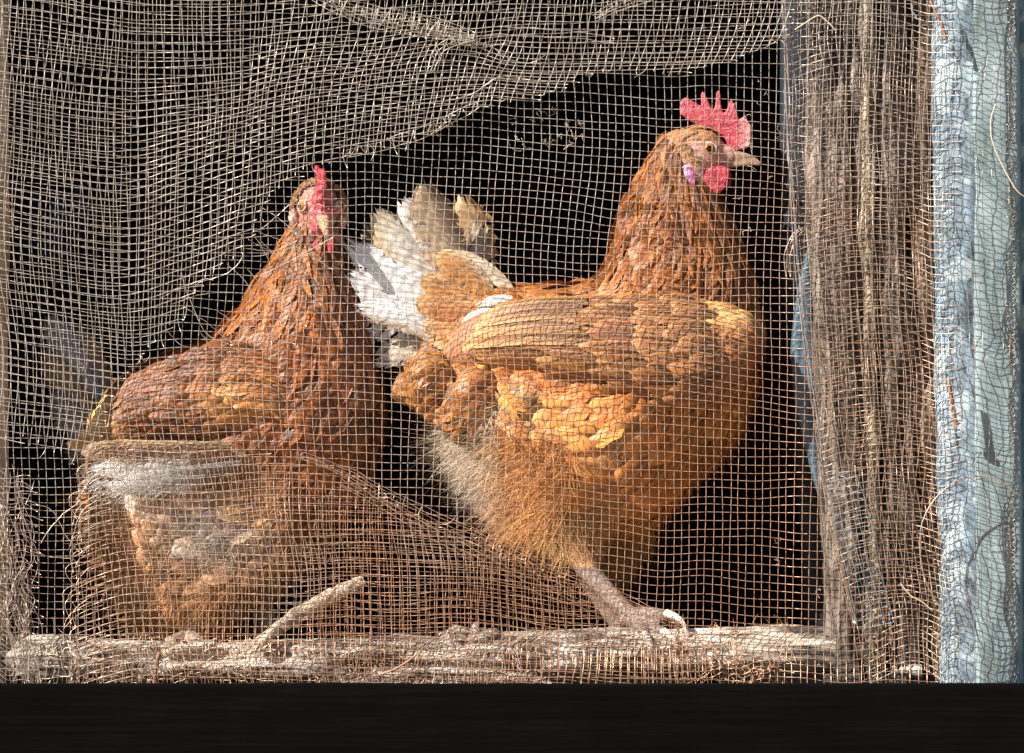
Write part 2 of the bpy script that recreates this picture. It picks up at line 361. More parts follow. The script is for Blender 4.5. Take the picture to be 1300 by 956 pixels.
# sill
sill = empty('log_sill', W(560, 850, .04)); tag(sill, 'sun bleached split log lying along the bottom of the window', 'log')
beam('log', W([-60, 100, 260, 400, 520, 640], [839, 841, 842, 838, 836, 841], .040), [.0195, .0225, .018, .0195, .0225, .018], [.026], M['palewood'], sill, 2.2, .0055, (45, 45, 12), 64, 600, seed=21, crack=.009, upref=(0, 1, 0))
beam('log', W([560, 640, 760, 900, 1000, 1108], [832, 829, 827, 826, 824, 827], .044), [.018, .0205, .0215, .0205, .0205, .0195], [.026], M['palewood'], sill, 2.2, .003, (45, 45, 10), 64, 600, seed=25, crack=.005)
o = blob('knot', 600, 812, .036, (34, 26, 18), M['palewood'], sill); 
def lump(o, f, a, seed=0):
    me = o.data; n = len(me.vertices); V = np.zeros(n*3, np.float32); me.vertices.foreach_get('co', V); V = V.reshape(-1, 3)
    c = V.mean(0); N = V-c; N /= np.linalg.norm(N, axis=1)[:, None]+1e-9
    q = np.stack([fbm(V[:, 0]*f+seed, V[:, 1]*f, V[:, 2]*f, 4)], -1)
    me.vertices.foreach_set('co', (V+N*q*a).astype(np.float32).ravel()); me.update()
lump(o, 130, .016)
o = blob('splinter', 240, 822, .018, (34, 8, 7), M['palewood'], sill, 8); lump(o, 90, .006, 3)
box_bits = []
tw = empty('broken_branch', W(335, 812, .012)); tag(tw, 'short pale peeling branch leaning up from the log sill', 'branch')
beam('stick', W([322, 350, 385, 420, 447, 462], [820, 800, 777, 758, 745, 737], [.010, .018, .026, .03, .034, .036]), [.004, .0062, .0075, .0068, .0066, .005], [.006], M['palepost'], tw, 2, .0016, (150, 150, 60), 20, 160, seed=31, crack=.0015)
bk = beam('loose_bark_strip', W([700, 640, 560, 480, 430], [872, 862, 868, 862, 872], -.0), [.004, .006, .005, .005, .003], [.003], M['palewood'], None, 2, .003, (90, 90, 40), 16, 120, seed=33)
tag(bk, 'ragged strip of bark along the lower edge of the log sill', 'bark')
ch = beam('wood_chip', W([1130, 1170], [853, 851], .012), [.006, .0055], [.005], M['palewood'], None, 3, .001, (90, 90, 40), 16, 60, seed=34)
tag(ch, 'small pale wood chip right of the log end at the bottom', 'wood chip')

rag = mesh_np('navy_rag', *(lambda g: (np.stack([g[0]*.055-.49, .5+.02*np.sin(g[0]*9+g[1]*2), .19-g[1]*.06-.01*np.sin(g[0]*4)], -1).reshape(-1, 3), np.array([[i*12+j, i*12+j+1, (i+1)*12+j+1, (i+1)*12+j] for i in range(11) for j in range(11)])))(np.meshgrid(np.linspace(0, 1, 12), np.linspace(0, 1, 12))), M['navy'])
bake(rag, [('SOLIDIFY', dict(thickness=.003))])
tag(rag, 'dim navy blue rag hanging in the dark at upper left', 'rag')

def nail(label, pts, d, r, head):
    e = empty('rusty_nail', W(pts[0][0], pts[0][1], d)); tag(e, label, 'nail')
    P = W([p[0] for p in pts], [p[1] for p in pts], d)
    beam('shaft', P, [r, r, r*.8], [r], M['rust'], e, 2, .0003, (300, 300, 100), 12, 30, seed=3)
    if head:
        u = P[0]-P[-1]; u /= np.linalg.norm(u)
        beam('nail_head', [P[0]-u*.0005, P[0]+u*.0015], [r*2.1, r*2.0], [r*2], M['rust'], e, 2, .0003, (300, 300, 100), 14, 4)
nail('long bent rusty nail at the top near the blue moulding', [(1201, 50), (1196, 34), (1187, 14), (1180, -4)], -.012, .0016, False)
nail('rusty nail driven into the pale blue moulding at mid height', [(1213, 538), (1209, 512), (1204, 480)], -.016, .0019, True)
nail('bent rusty nail holding the wire to the log sill at lower left', [(196, 868), (199, 846), (202, 828)], -.009, .0019, False)
# ------------------------------------------------------------------ feathers
class Loft:
    def __init__(s, st, lump=0.0, seed=0.0, shelf=0.0):
        s.shelf = shelf; s.lump = lump; s.seed = seed; s.a = np.array(st, float); n = len(st); s.n = n-1; s.x = np.arange(n)
    def par(s, t):
        t = np.clip(t, 0, s.n)
        return [crom(s.x, s.a[:, k], t) for k in range(6)]
    def P(s, t, ph):
        t = np.asarray(t, float); ph = np.asarray(ph, float)
        tx, ty, bx, by, d, hw = s.par(t)
        c = np.cos(ph); sn = np.sin(ph)
        px = (tx+bx)/2+(tx-bx)/2*c; py = (ty+by)/2+(ty-by)/2*c
        lm = s.lump*(fbm(t*1.1+3, np.cos(ph)*1.6, np.sin(ph)*1.6+s.seed, 3)+.55*np.clip(vnoise(t*.8, np.cos(ph)*5, np.sin(ph)*5+s.seed), -.3, 1))*sstep(-.5, 1.2, t)*(1-.6*sstep(s.n-2.5, s.n, t))
        px = px+(px-(tx+bx)/2)*lm; py = py+(py-(ty+by)/2)*lm
        sf = s.shelf*np.exp(-((ph-2.0)/.36)**2)*sstep(1.8, 3.5, t)*(1-sstep(7.2, 9, t))
        Q = W(px, py, d-hw*S*sn*(1+lm*2.0+sf))
        ex = np.minimum(t, 0)
        if np.any(ex < 0):
            q0 = s.P(np.zeros_like(t), ph); q1 = s.P(np.full_like(t, .25), ph)
            Q = Q+(q1-q0)/.25*ex[..., None]
        return Q
    def C(s, t):
        tx, ty, bx, by, d, hw = s.par(t); return W((tx+bx)/2, (ty+by)/2, d)
    def mesh(s, n=90, K=40):
        t = np.linspace(0, s.n, n); ph = np.arange(K)*2*np.pi/K
        V = s.P(np.repeat(t, K), np.tile(ph, n)); 
        i = np.arange(n-1)[:, None]*K; j = np.arange(K)[None]; j2 = (j+1) % K
        F = [tuple(f) for f in np.stack([i+j, i+K+j, i+K+j2, i+j2], -1).reshape(-1, 4).tolist()]
        F += [tuple(range(K)), tuple(range(n*K-1, (n-1)*K-1, -1))]
        return V, F
def normals(surf, t, ph, outward):
    e = .02
    a = surf.P(t+e, ph)-surf.P(t-e, ph); b = surf.P(t, ph+e)-surf.P(t, ph-e)
    N = np.cross(a, b); N /= np.linalg.norm(N, axis=1)[:, None]+1e-12
    sg = np.sign(np.sum(N*outward, 1)); sg[sg == 0] = 1
    return N*sg[:, None]
PROF = {'round': [.45, .80, .97, 1.0, .90, .62, .18], 'hackle': [.5, .75, .85, .8, .6, .32, .04], 'long': [.7, .9, .97, 1.0, .97, .75, .2]}
KS = np.array([0, .18, .38, .58, .78, .92, 1.0])
class Feathers:
    def __init__(s): s.V = []; s.F = []; s.UV = []; s.C = []; s.n = 0
    def add(s, surf, t0, ph0, dt, dph, L, Wd, col, prof='round', lift=.12, off=.0008, bend=0.0, tipcol=None, outC=None, rag=.06, camber=.25):
        t0 = np.asarray(t0, float); N = len(t0)
        if N == 0: return
        ph0 = np.asarray(ph0, float); L = np.broadcast_to(L, (N,)); Wd = np.broadcast_to(Wd, (N,)); dt = np.broadcast_to(dt, (N,)).astype(float); dph = np.broadcast_to(dph, (N,)).astype(float)
        lift = np.broadcast_to(lift, (N,)); col = np.broadcast_to(col, (N, 3))
        e = .03
        V0 = surf.P(t0, ph0); V1 = surf.P(t0+e*dt, ph0+e*dph); sp = np.linalg.norm(V1-V0, axis=1)/e+1e-6
        out = (V0-outC(t0)) if outC is not None else np.tile([0, -1., 0], (N, 1))
        K = len(KS); sk = []; nk = []
        for k in KS:
            tt = t0+dt*L*k/sp; pp = ph0+dph*L*k/sp
            q = surf.P(tt, pp); sk.append(q)
        n0 = normals(surf, t0, ph0, out)
        sk = np.array(sk).transpose(1, 0, 2)                       # N,K,3
        T = np.gradient(sk, axis=1); T /= np.linalg.norm(T, axis=2)[..., None]+1e-9
        Nn = n0[:, None]-T*np.sum(T*n0[:, None], 2)[..., None]; Nn /= np.linalg.norm(Nn, axis=2)[..., None]+1e-9
        Sd = np.cross(T, Nn)
        tw = rng.normal(0, .2, N)[:, None, None]
        Nn2 = Nn*np.cos(tw)+Sd*np.sin(tw); Sd = Sd*np.cos(tw)-Nn*np.sin(tw)
        ho = off+lift[:, None]*L[:, None]*(KS[None]**1.0)+bend*L[:, None]*KS[None]**2
        sk = sk+Nn*ho[..., None]
        w = np.array(PROF[prof])[None]*Wd[:, None]*.5
        us = np.array([-1, -.5, 0, .5, 1.])
        jit = 1+rng.normal(0, rag, (N, K, 5)); jit[:, :, 2] = 1
        P = sk[:, :, None]+Sd[:, :, None]*(us[None, None]*w[..., None]*jit)[..., None]+Nn2[:, :, None]*((1-us[None, None]**2)*w[..., None]*camber)[..., None]
        # swept tips (barbs point forward)
        P = P-T[:, :, None]*((us[None, None]**2)*w[..., None]*.35)[..., None]
        fid = rng.integers(0, 400, N)
        u = (us*.48+.5)[None, None]+fid[:, None, None]; u = np.broadcast_to(u, (N, K, 5)); v = np.broadcast_to(KS[None, :, None], (N, K, 5))
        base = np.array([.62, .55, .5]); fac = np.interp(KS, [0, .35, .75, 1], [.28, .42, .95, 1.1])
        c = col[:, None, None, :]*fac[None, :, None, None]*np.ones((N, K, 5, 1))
        if tipcol is not None:
            tc = np.broadcast_to(tipcol, (N, 3))
            ed = np.clip(np.maximum(np.abs(us)[None]**3*.8, sstep(.8, 1, KS)[:, None]), 0, 1)
            c = c*(1-ed[None, ..., None])+tc[:, None, None]*ed[None, ..., None]
        i = (np.arange(K-1)*5)[:, None]+np.arange(4)[None]
        q = np.stack([i, i+1, i+6, i+5], -1).reshape(-1, 4)
        s.F.append((q[None]+(np.arange(N)*K*5)[:, None, None]+s.n).reshape(-1, 4)); s.n += N*K*5
        s.V.append(P.reshape(-1, 3)); s.UV.append(np.stack([u, v], -1).reshape(-1, 2)); s.C.append(c.reshape(-1, 3))
    def blades(s, R0, Dr, L, wd, col, droop=.3):
        """fine down barbs"""
        N = len(R0); L = np.broadcast_to(L, (N,)); col = np.broadcast_to(col, (N, 3)); wd = np.broadcast_to(wd, (N,))
        Dr = Dr/np.linalg.norm(Dr, axis=1)[:, None]
        side = np.cross(Dr, np.array([.2, -1, .1])+rng.normal(0, .5, (N, 3))); side /= np.linalg.norm(side, axis=1)[:, None]+1e-9
        cur = rng.normal(0, .25, (N, 3)); cur[:, 2] -= droop
        ks = np.array([0, .35, .7, 1.0]); ws = np.array([1, .8, .5, .08])
        P = R0[:, None]+Dr[:, None]*(L[:, None]*ks[None])[..., None]+cur[:, None]*(L[:, None]*ks[None]**2)[..., None]
        V = np.stack([P-side[:, None]*(wd[:, None]*ws[None]*.5)[..., None], P+side[:, None]*(wd[:, None]*ws[None]*.5)[..., None]], 2)
        i = np.arange(3)*2; q = np.stack([i, i+1, i+3, i+2], -1)
        s.F.append((q[None]+(np.arange(N)*8)[:, None, None]+s.n).reshape(-1, 4)); s.n += N*8
        s.V.append(V.reshape(-1, 3)); s.UV.append(np.full((N*8, 2), .3)); s.C.append(np.repeat(col, 8, 0))
    def build(s, name, mat, parent):
        return mesh_np(name, np.concatenate(s.V), np.concatenate(s.F), mat, parent, uv=np.concatenate(s.UV), col=np.clip(np.concatenate(s.C), 0, 1))
def scatter(surf, t0, t1, ph0, ph1, row, colsp, jit=.35):
    """staggered rows over a parametric surface; row/colsp in metres (callables of t allowed)"""
    T = []; PH = []; t = t0; r = 0
    while t < t1:
        sp = np.linalg.norm(surf.P(np.array([t+.05]), np.array([1.57]))-surf.P(np.array([t-.05]), np.array([1.57])))/.1+1e-6
        cs = colsp(t) if callable(colsp) else colsp; rw = row(t) if callable(row) else row
        pp = np.linspace(ph0, ph1, 200); q = surf.P(np.full(200, t), pp); al = np.r_[0, np.cumsum(np.linalg.norm(np.diff(q, axis=0), axis=1))]
        m = max(2, int(al[-1]/cs)); a = (np.arange(m)+.5*(r % 2)+.25)/m*al[-1]+rng.normal(0, cs*jit*.5, m)
        T.append(t+rng.normal(0, jit*rw/sp*.6, m)); PH.append(np.interp(a, al, pp)); t += rw/sp; r += 1
    return np.concatenate(T), np.concatenate(PH)
def vary(c, n, a=.18, b=.12):
    c = np.broadcast_to(c, (n, 3)); g = np.exp(rng.normal(0, a, (n, 1))); g = g*.86; h = np.exp(rng.normal(0, b, (n, 3))*np.array([.2, .35, .8])); return np.clip(c*g*h, 0, .95)
class Patch:
    """wing surface between two photo-pixel curves; t = 0 shoulder .. 1 tip, ph = 0 top .. 1 bottom"""
    def __init__(s, top, bot, dep, bulge): s.top = np.array(top, float); s.bot = np.array(bot, float); s.dep = dep; s.bulge = bulge
    def P(s, t, ph):
        t = np.asarray(t, float); ph = np.asarray(ph, float); tc = np.clip(t, 0, 1); ex = t-tc
        def cv(C, q): x = np.linspace(0, 1, len(C)); return crom(x, C[:, 0], q), crom(x, C[:, 1], q)
        ax, ay = cv(s.top, tc); bx, by = cv(s.bot, tc); p = np.clip(ph, -.2, 1.2)
        dx = s.top[-1, 0]-s.top[0, 0]; 
        px = ax+(bx-ax)*p+ex*dx; py = ay+(by-ay)*p+ex*(s.top[-1, 1]-s.top[-3, 1])*2*0
        d = np.interp(tc, np.linspace(0, 1, len(s.dep)), s.dep)-s.bulge*np.clip(1-(2*ph-1)**2, 0, 1)*np.sin(np.pi*np.clip(tc*.85+.12, 0, 1))
        return W(px, py, d)
# ------------------------------------------------------------------ hens
def tubepts(pts, rad, K=14):
    """closed tube as (V,F) for joining into a body"""
    P = np.asarray(pts, float); n = max(8, len(P)*5); Q = resamp(P, n); r = np.interp(np.linspace(0, 1, n), np.linspace(0, 1, len(rad)), rad)
    T = np.gradient(Q, axis=0); T /= np.linalg.norm(T, axis=1)[:, None]
    A = np.cross(T, [.13, 1, .2]); A /= np.linalg.norm(A, axis=1)[:, None]; B = np.cross(T, A); th = np.arange(K)*2*np.pi/K
    V = (Q[:, None]+(A[:, None]*np.cos(th)[None, :, None]+B[:, None]*np.sin(th)[None, :, None])*r[:, None, None]).reshape(-1, 3)
    i = np.arange(n-1)[:, None]*K; j = np.arange(K)[None]; j2 = (j+1) % K
    F = [tuple(f) for f in np.stack([i+j, i+j2, i+K+j2, i+K+j], -1).reshape(-1, 4).tolist()]
    F += [tuple(range(K-1, -1, -1)), tuple(range((n-1)*K, n*K))]
    return V, F
def body(pieces, parent, colfn, voxel=.0022):
    V = []; F = []; n = 0
    for v, f in pieces:
        f = f.tolist() if isinstance(f, np.ndarray) else f
        V.append(v); F += [tuple(int(i)+n for i in q) for q in f]; n += len(v)
    o = mesh_np('body', np.concatenate(V), F, M['skin'], parent)
    bm = bmesh.new(); bm.from_mesh(o.data); bmesh.ops.remove_doubles(bm, verts=bm.verts, dist=1e-6); bmesh.ops.recalc_face_normals(bm, faces=bm.faces); bm.to_mesh(o.data); bm.free()
    bake(o, [('REMESH', dict(mode='VOXEL', voxel_size=voxel)), ('SMOOTH', dict(factor=.5, iterations=3))])
    setcol(o, colfn); return o
def bigfeather(parent, base, tip, wpx, d0, d1, col, tipc, bow=0.0, rag=.04, tilt=.3, edge=None, n=56, K=27):
    """one long tail feather between two photo pixels: base -> tip, width in pixels"""
    b = np.array(base, float); t = np.array(tip, float); k = np.linspace(0, 1, n); ax = t-b; nr = np.array([-ax[1], ax[0]])/np.linalg.norm(ax)
    C = b[None]+ax[None]*k[:, None]+nr[None]*(bow*np.sin(k*np.pi))[:, None]
    dd = d0+(d1-d0)*k
    ct = 1+np.cumsum(rng.normal(0, .02, K))*.0
    wp = np.interp(k, [0, .12, .45, .75, .9, .97, 1], [.2, .5, .9, 1, .88, .62, .34])*wpx*1.12/2
    us = np.linspace(-1, 1, K); tl = np.gradient(C, axis=0); tl /= np.linalg.norm(tl, axis=1)[:, None]; nn = np.stack([-tl[:, 1], tl[:, 0]], -1)
    j = 1+rng.normal(0, rag, (n, K))*np.abs(us)[None]**8
    asym = np.where(us < 0, 1.0, .8)
    tj = rng.normal(0, 3.2, K)*rag*14
    X = C[:, None]+tl[:, None]*(sstep(.7, 1, k)[:, None]*tj[None])[..., None]+nn[:, None]*(us*asym)[None, :, None]*(wp[:, None]*j)[..., None]-tl[:, None]*((us**2)[None]*wp[:, None]*.5+rng.normal(0, 1.6, (n, K))*(np.abs(us)[None]**8)*rag*10)[..., None]
    dep = dd[:, None]+(us[None]*tilt*wp[:, None]*S)+(us**2)[None]*wp[:, None]*S*.22+fbm(k[:, None]*3+b[0], us[None]*.8, t[0], 2)*.002
    V = W(X[..., 0], X[..., 1], dep).reshape(-1, 3)
    i = np.arange(n-1)[:, None]*K; q = np.arange(K-1)[None]; F = np.stack([i+q, i+q+1, i+K+q+1, i+K+q], -1).reshape(-1, 4)
    # ragged barb splits: drop a few outer quads
    cut = np.zeros((n-1, K-1), bool)
    for q_ in range(int(5+rag*60)):
        i0 = int(rng.uniform(.35, .99)*n); dep_ = int(rng.uniform(2, 4+rag*40)); sd = rng.random() < .5; wdt = 1+int(rng.random() < .35)
        for m_ in range(min(dep_, K//2-2)):
            ii = i0-int(m_*1.1); jj = m_ if sd else K-2-m_
            for e_ in range(wdt):
                if 0 <= ii-e_ < n-1: cut[ii-e_, jj] = True
    F = F[~cut.ravel()]
    uv = np.stack([np.broadcast_to((us*.48+.5)[None]+rng.integers(0, 300), (n, K)), np.broadcast_to(k[:, None]*1.6, (n, K))], -1).reshape(-1, 2)
    mixf = sstep(.72, .98, k)[:, None]*np.ones((1, K))
    c = np.array(col)[None, None]*(1-mixf[..., None])+np.array(tipc)[None, None]*mixf[..., None]
    if edge is not None:
        e = sstep(.15, .9, -us if edge[1] < 0 else us)[None]*sstep(0, .2, k)[:, None]*np.ones((n, 1)); c = c*(1-e[..., None])+np.array(edge[0])[None, None]*e[..., None]
    g = 1+.18*fbm(k[:, None]*9, us[None]*1.2, b[1]); c = np.clip(c*g[..., None], 0, .9)
    o = mesh_np('tail_feather', V, F, M['tailf'], parent, uv=uv, col=c.reshape(-1, 3))
    return o
CHEST = (.30, .085, .016); ORANGE = (.52, .17, .032); GOLD = (.62, .30, .075); TAN = (.66, .42, .20); CREAM = (.74, .62, .44); WHITE = (.86, .84, .80); BROWN = (.22, .085, .03)
def eye(parent, px, py, d, r, face=(0, -1, 0)):
    e = mesh_np('eye', *ellipsoid(W(px, py, d), [r*S]*3, 24, 16), M['iris'], parent)
    f = np.array(face, float); f /= np.linalg.norm(f); c = W(px, py, d)
    V, F = ellipsoid(c+f*r*S*.52, [r*S*.58]*3, 20, 12)
    p = mesh_np('pupil', V, F, M['pupil'], e)
    # pupil vertices are relative to the hen; the eye sits at the hen's origin too
    A = np.cross(f, [0, 0, 1.]); A /= np.linalg.norm(A); B = np.cross(f, A); th = np.linspace(0, 2*np.pi, 25)
    tb = Tubes(8); tb.add((c+f*r*S*.35)[None]+(A[None]*np.cos(th)[:, None]*1.05+B[None]*np.sin(th)[:, None]*.9)*r*S*1.02, r*S*.2)
    o = tb.build('eyelid', M['comb'], parent); setcol(o, lambda V: np.tile([.62, .42, .36], (len(V), 1)))
    return e

# ================================================================ right hen (side view)
henR = empty('hen', W(800, 800, .10)); tag(henR, 'ginger hen standing in profile facing right, white tail raised, red comb', 'hen', 'hens behind the wire')
dR = .118
LR = Loft([(596, 356, 530, 448, dR+.005, 34), (622, 364, 526, 484, dR, 60), (655, 370, 560, 530, dR, 84), (700, 372, 608, 596, dR, 102), (742, 368, 660, 650, dR, 112), (766, 352, 736, 676, dR, 116),
    (780, 325, 806, 668, dR-.002, 112), (789, 298, 862, 624, dR-.004, 100), (795, 272, 918, 566, dR-.006, 84), (804, 250, 956, 490, dR-.006, 66), (812, 230, 966, 402, dR-.004, 52),
    (822, 207, 942, 322, dR, 40), (832, 190, 920, 264, dR, 32), (842, 172, 910, 240, dR, 28), (862, 162, 898, 226, dR, 26)], .055, 2.0, .125)
V0, F0 = LR.mesh()
hV, hF = ellipsoid(W(886, 194, dR), [38*S, 27*S, 33*S]); sn, snF = ellipsoid(W(918, 200, dR), [22*S, 15*S, 17*S])
th1 = tubepts(W([712, 726, 740], [630, 680, 712], [.10, .090, .084]), [.036, .024, .011])
th2 = tubepts(W([760, 775, 785], [640, 690, 722], [.14, .15, .15]), [.036, .026, .012])
shank = tubepts(W([728, 742, 772, 802], [690, 716, 752, 784], [.085, .082, .074, .062]), [.014, .0105, .0085, .0085])
shank2 = tubepts(W([742, 744, 762, 790], [690, 730, 762, 800], [.12, .12, .118, .11]), [.012, .0085, .0075, .0075])
def toe(pts, d, r): return tubepts(W([p[0] for p in pts], [p[1] for p in pts], d), r)
toes = [toe([(800, 782), (824, 779), (846, 781)], [.062, .046, .036], [.0085, .0065, .0055]),
        toe([(800, 786), (826, 796), (842, 803)], [.060, .040, .028], [.008, .006, .0048]),
        toe([(800, 784), (812, 795), (818, 806)], [.060, .042, .024], [.008, .0058, .0045]),
        toe([(798, 786), (780, 797), (768, 806)], [.064, .078, .088], [.007, .005, .004]),
        toe([(790, 800), (815, 808), (832, 812)], [.11, .10, .095], [.007, .005, .004])]
def colR(V):
    x, y, d = topx(V); c = np.tile([.33, .13, .045], (len(V), 1))
    leg = (y > 720); c[(y > 660)] = [.42, .22, .09]; c[leg] = [.22, .165, .135]; c[(y > 770)] = [.15, .12, .105]
    face = (x > 868) & (y < 232) & (y > 150); c[face] = [.56, .30, .24]
    c[face & (y < 180)] = [.35, .15, .06]
    return c
body([(V0, F0), (hV, hF), (sn, snF), th1, th2, shank, shank2]+toes, henR, colR)
PL = Feathers()
CL = LR.C
def regR(V):
    """colour and size by anatomy of the right hen, with shade painted on its front"""
    x, y, d = topx(V); n = len(V); c = np.zeros((n, 3)); c[:] = (.50, .155, .028)
    def blend(c, col, m): return c*(1-m[:, None])+np.array(col)[None]*m[:, None]
    c = blend(c, (.62, .25, .065), sstep(490, 540, y)*(1-sstep(800, 880, x)))
    c = blend(c, (.40, .15, .035), sstep(830, 930, x)*sstep(380, 450, y))  # breast turned away from the sun, shade put into the colour
    c = blend(c, (.62, .46, .30), sstep(680, 610, x)*sstep(550, 610, y))
    c = blend(c, (.33, .10, .018), sstep(390, 340, y)*sstep(700, 770, x))
    c = blend(c, (.44, .14, .026), sstep(230, 190, y))
    c = blend(c, (.30, .115, .04), sstep(880, 935, x)*sstep(420, 340, y))  # front neck shade, painted darker here and in the last blend
    c = blend(c, (.38, .15, .04), (1-sstep(540, 640, x))*sstep(420, 450, y)*(1-sstep(520, 560, y)))
    c = blend(c, (.30, .095, .02), sstep(880, 930, x)*sstep(440, 400, y)*sstep(235, 300, y)*.7)
    return c*np.exp(.55*fbm(x/30, y/30, 3., 3))[:, None]
# body plumage
t, ph = scatter(LR, .1, 9.3, -.6, 3.74, .011, .0115)
Vp = LR.P(t, ph); c = regR(Vp); L = np.full(len(t), .031); Wd = np.full(len(t), .021)
bx_, by_, _ = topx(Vp); soft_ = sstep(485, 520, by_)*(1-sstep(860, 920, bx_))
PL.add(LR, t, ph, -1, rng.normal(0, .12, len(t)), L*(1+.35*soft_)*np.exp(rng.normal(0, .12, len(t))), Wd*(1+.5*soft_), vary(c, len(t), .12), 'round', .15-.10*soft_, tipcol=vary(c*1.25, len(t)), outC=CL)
# far side, coarser
t, ph = scatter(LR, .1, 9.3, 3.74, 5.68, .016, .014); Vp = LR.P(t, ph)
PL.add(LR, t, ph, -1, 0, .03, .02, vary(regR(Vp), len(t)), 'round', .06, outC=CL)
# breast front + neck hackles
t, ph = scatter(LR, 8.2, 13.6, 0, 6.28, .0075, .0060)
Vp = LR.P(t, ph); x, y, d = topx(Vp); c = regR(Vp)*np.where(rng.random(len(t)) < .4, 1.3, .6)[:, None]
L = np.interp(t, [8, 10, 12, 13.6], [.034, .036, .026, .013]); Wd = np.interp(t, [8, 10, 12, 13.6], [.0115, .0100, .0075, .0048])
front = np.cos(ph) < -.3
keep = ~((x > 862) & (y > 176) & (y < 236) & (np.sin(ph) > .2) & (t > 12.2))
t, ph, c, L, Wd = t[keep], ph[keep], c[keep], L[keep], Wd[keep]
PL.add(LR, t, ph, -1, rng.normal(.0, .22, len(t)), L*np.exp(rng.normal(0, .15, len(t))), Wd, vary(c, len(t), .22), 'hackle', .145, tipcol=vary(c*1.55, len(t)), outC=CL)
# head cap: small feathers over the crown and behind the ear
class Head:
    def __init__(s, c, r, d): s.c = c; s.r = r; s.d = d
    def P(s, t, ph):   # t: 0 beak .. pi nape around vertical profile, ph: -pi/2 near .. pi/2 far
        t = np.asarray(t, float); ph = np.asarray(ph, float)
        x = s.c[0]+s.r[0]*np.cos(t)*np.cos(ph); y = s.c[1]-s.r[1]*np.sin(t)*np.cos(ph)
        return W(x, y, s.d+s.r[2]*S*np.sin(ph))
HR = Head((886, 195), (39, 34), dR) if False else Head((886, 195), (39, 34, 28), dR)
HC = W(886, 195, dR)
for a0, a1, p0, p1, n in ((.7, 3.3, -.75, .9, 420), (2.3, 3.6, -1.3, -.6, 160), (3.3, 4.2, -1.2, 1.2, 200)):
    t = rng.uniform(a0, a1, n); ph = rng.uniform(p0, p1, n)
    ok = ~((t < 1.5) & (ph < -.35)); t = t[ok]; ph = ph[ok]
    PL.add(HR, t, ph, 1, rng.normal(0, .1, len(t)), rng.uniform(.006, .011, len(t)), .0034, vary((.42, .17, .05), len(t), .25), 'hackle', .12, tipcol=vary((.60, .33, .13), len(t)), outC=lambda q: np.tile(HC, (len(q), 1)))
t = rng.uniform(3.2, 3.9, 90); ph = rng.uniform(-1.35, -.9, 90)
PL.add(HR, t, ph, 1, 0, .008, .003, vary((.62, .45, .28), 90), 'hackle', .1, outC=lambda q: np.tile(HC, (len(q), 1)))
PL.build('plumage', M['feather'], henR)
# down: rump, belly and thighs
DN = Feathers()
def downpatch(F_, surf, C, t0, t1, p0, p1, n, cf, L, droop=.35, back=.9, w=.00055):
    nb = 14; m = n//nb
    tc = rng.uniform(t0, t1, m); pc = rng.uniform(p0, p1, m)
    t = np.repeat(tc, nb)+rng.normal(0, .02, m*nb); p = np.repeat(pc, nb)+rng.normal(0, .015, m*nb)
    P = surf.P(t, p); out = P-C(t); out /= np.linalg.norm(out, axis=1)[:, None]
    bk = surf.P(t-.1, p)-P; bk /= np.linalg.norm(bk, axis=1)[:, None]+1e-9
    tuft = np.repeat(rng.normal(0, .38, (m, 3)), nb, 0)
    col = np.repeat(vary(cf(surf.P(tc, pc)), m, .22), nb, 0)*np.exp(rng.normal(0, .12, (m*nb, 1)))
    F_.blades(P, out*.38+bk*back+tuft+rng.normal(0, .18, (m*nb, 3)), L*np.exp(rng.normal(0, .3, m*nb)), w, np.clip(col, 0, .9), droop)
downpatch(DN, LR, CL, .6, 5.3, 2.45, 3.6, 24000, lambda V: regR(V)*np.array([[1.1, 1.25, 1.5]]), .010, .2)
downpatch(DN, LR, CL, 2.4, 4.9, 1.9, 3.9, 30000, lambda V: np.where((topx(V)[0] < 640+18*vnoise(topx(V)[1]/20., 3.))[:, None], np.array([[.68, .56, .42]]), regR(V)*np.array([[1.15, 1.35, 1.7]])), .021, .35)
downpatch(DN, LR, CL, 5.0, 9.0, 2.5, 3.5, 12000, regR, .011, .25, 1.0, .0005)
TH = Loft([(716, 704, 748, 700, .084, 9), (694, 668, 764, 664, .086, 22), (676, 645, 794, 648, .092, 38), (670, 615, 820, 620, .10, 52)])
downpatch(DN, TH, TH.C, .1, 2.8, 0, 6.28, 16000, lambda V: np.tile([[.62, .36, .15]], (len(V), 1)), .010, .15)
DN.build('down_feathers', M['down'], henR)
# far thigh stub of plumage
TH2 = Loft([(764, 722, 788, 718, .135, 10), (750, 704, 806, 700, .135, 24), (740, 670, 835, 668, .135, 40)])
D2 = Feathers(); downpatch(D2, TH2, TH2.C, .1, 1.9, 0, 6.28, 7000, lambda V: np.tile([[.40, .20, .07]], (len(V), 1)), .012, .4); D2.build('thigh_down', M['down'], henR)
# wing
WG = Patch([(968, 432), (940, 404), (880, 388), (800, 386), (720, 386), (650, 392), (600, 408), (566, 440)],
           [(958, 458), (940, 486), (900, 502), (850, 508), (790, 498), (700, 480), (620, 472), (558, 462)], [.060, .046, .040, .038, .038, .044, .052, .064], .020)
wing = Feathers(); n = 40
WB = mesh_np('wing', *(lambda tt, pp: (WG.P(tt.ravel(), pp.ravel())+np.array([0, .0085, 0]), np.array([[i*30+j, i*30+j+1, (i+1)*30+j+1, (i+1)*30+j] for i in range(39) for j in range(29)])))(*np.meshgrid(np.linspace(0.0, 1, 40), np.linspace(0, 1, 30), indexing='ij')), M['skin'], henR)
bake(WB, [('SOLIDIFY', dict(thickness=.012, offset=0.0))]); setcol(WB, lambda V: np.tile([.28, .11, .04], (len(V), 1)))
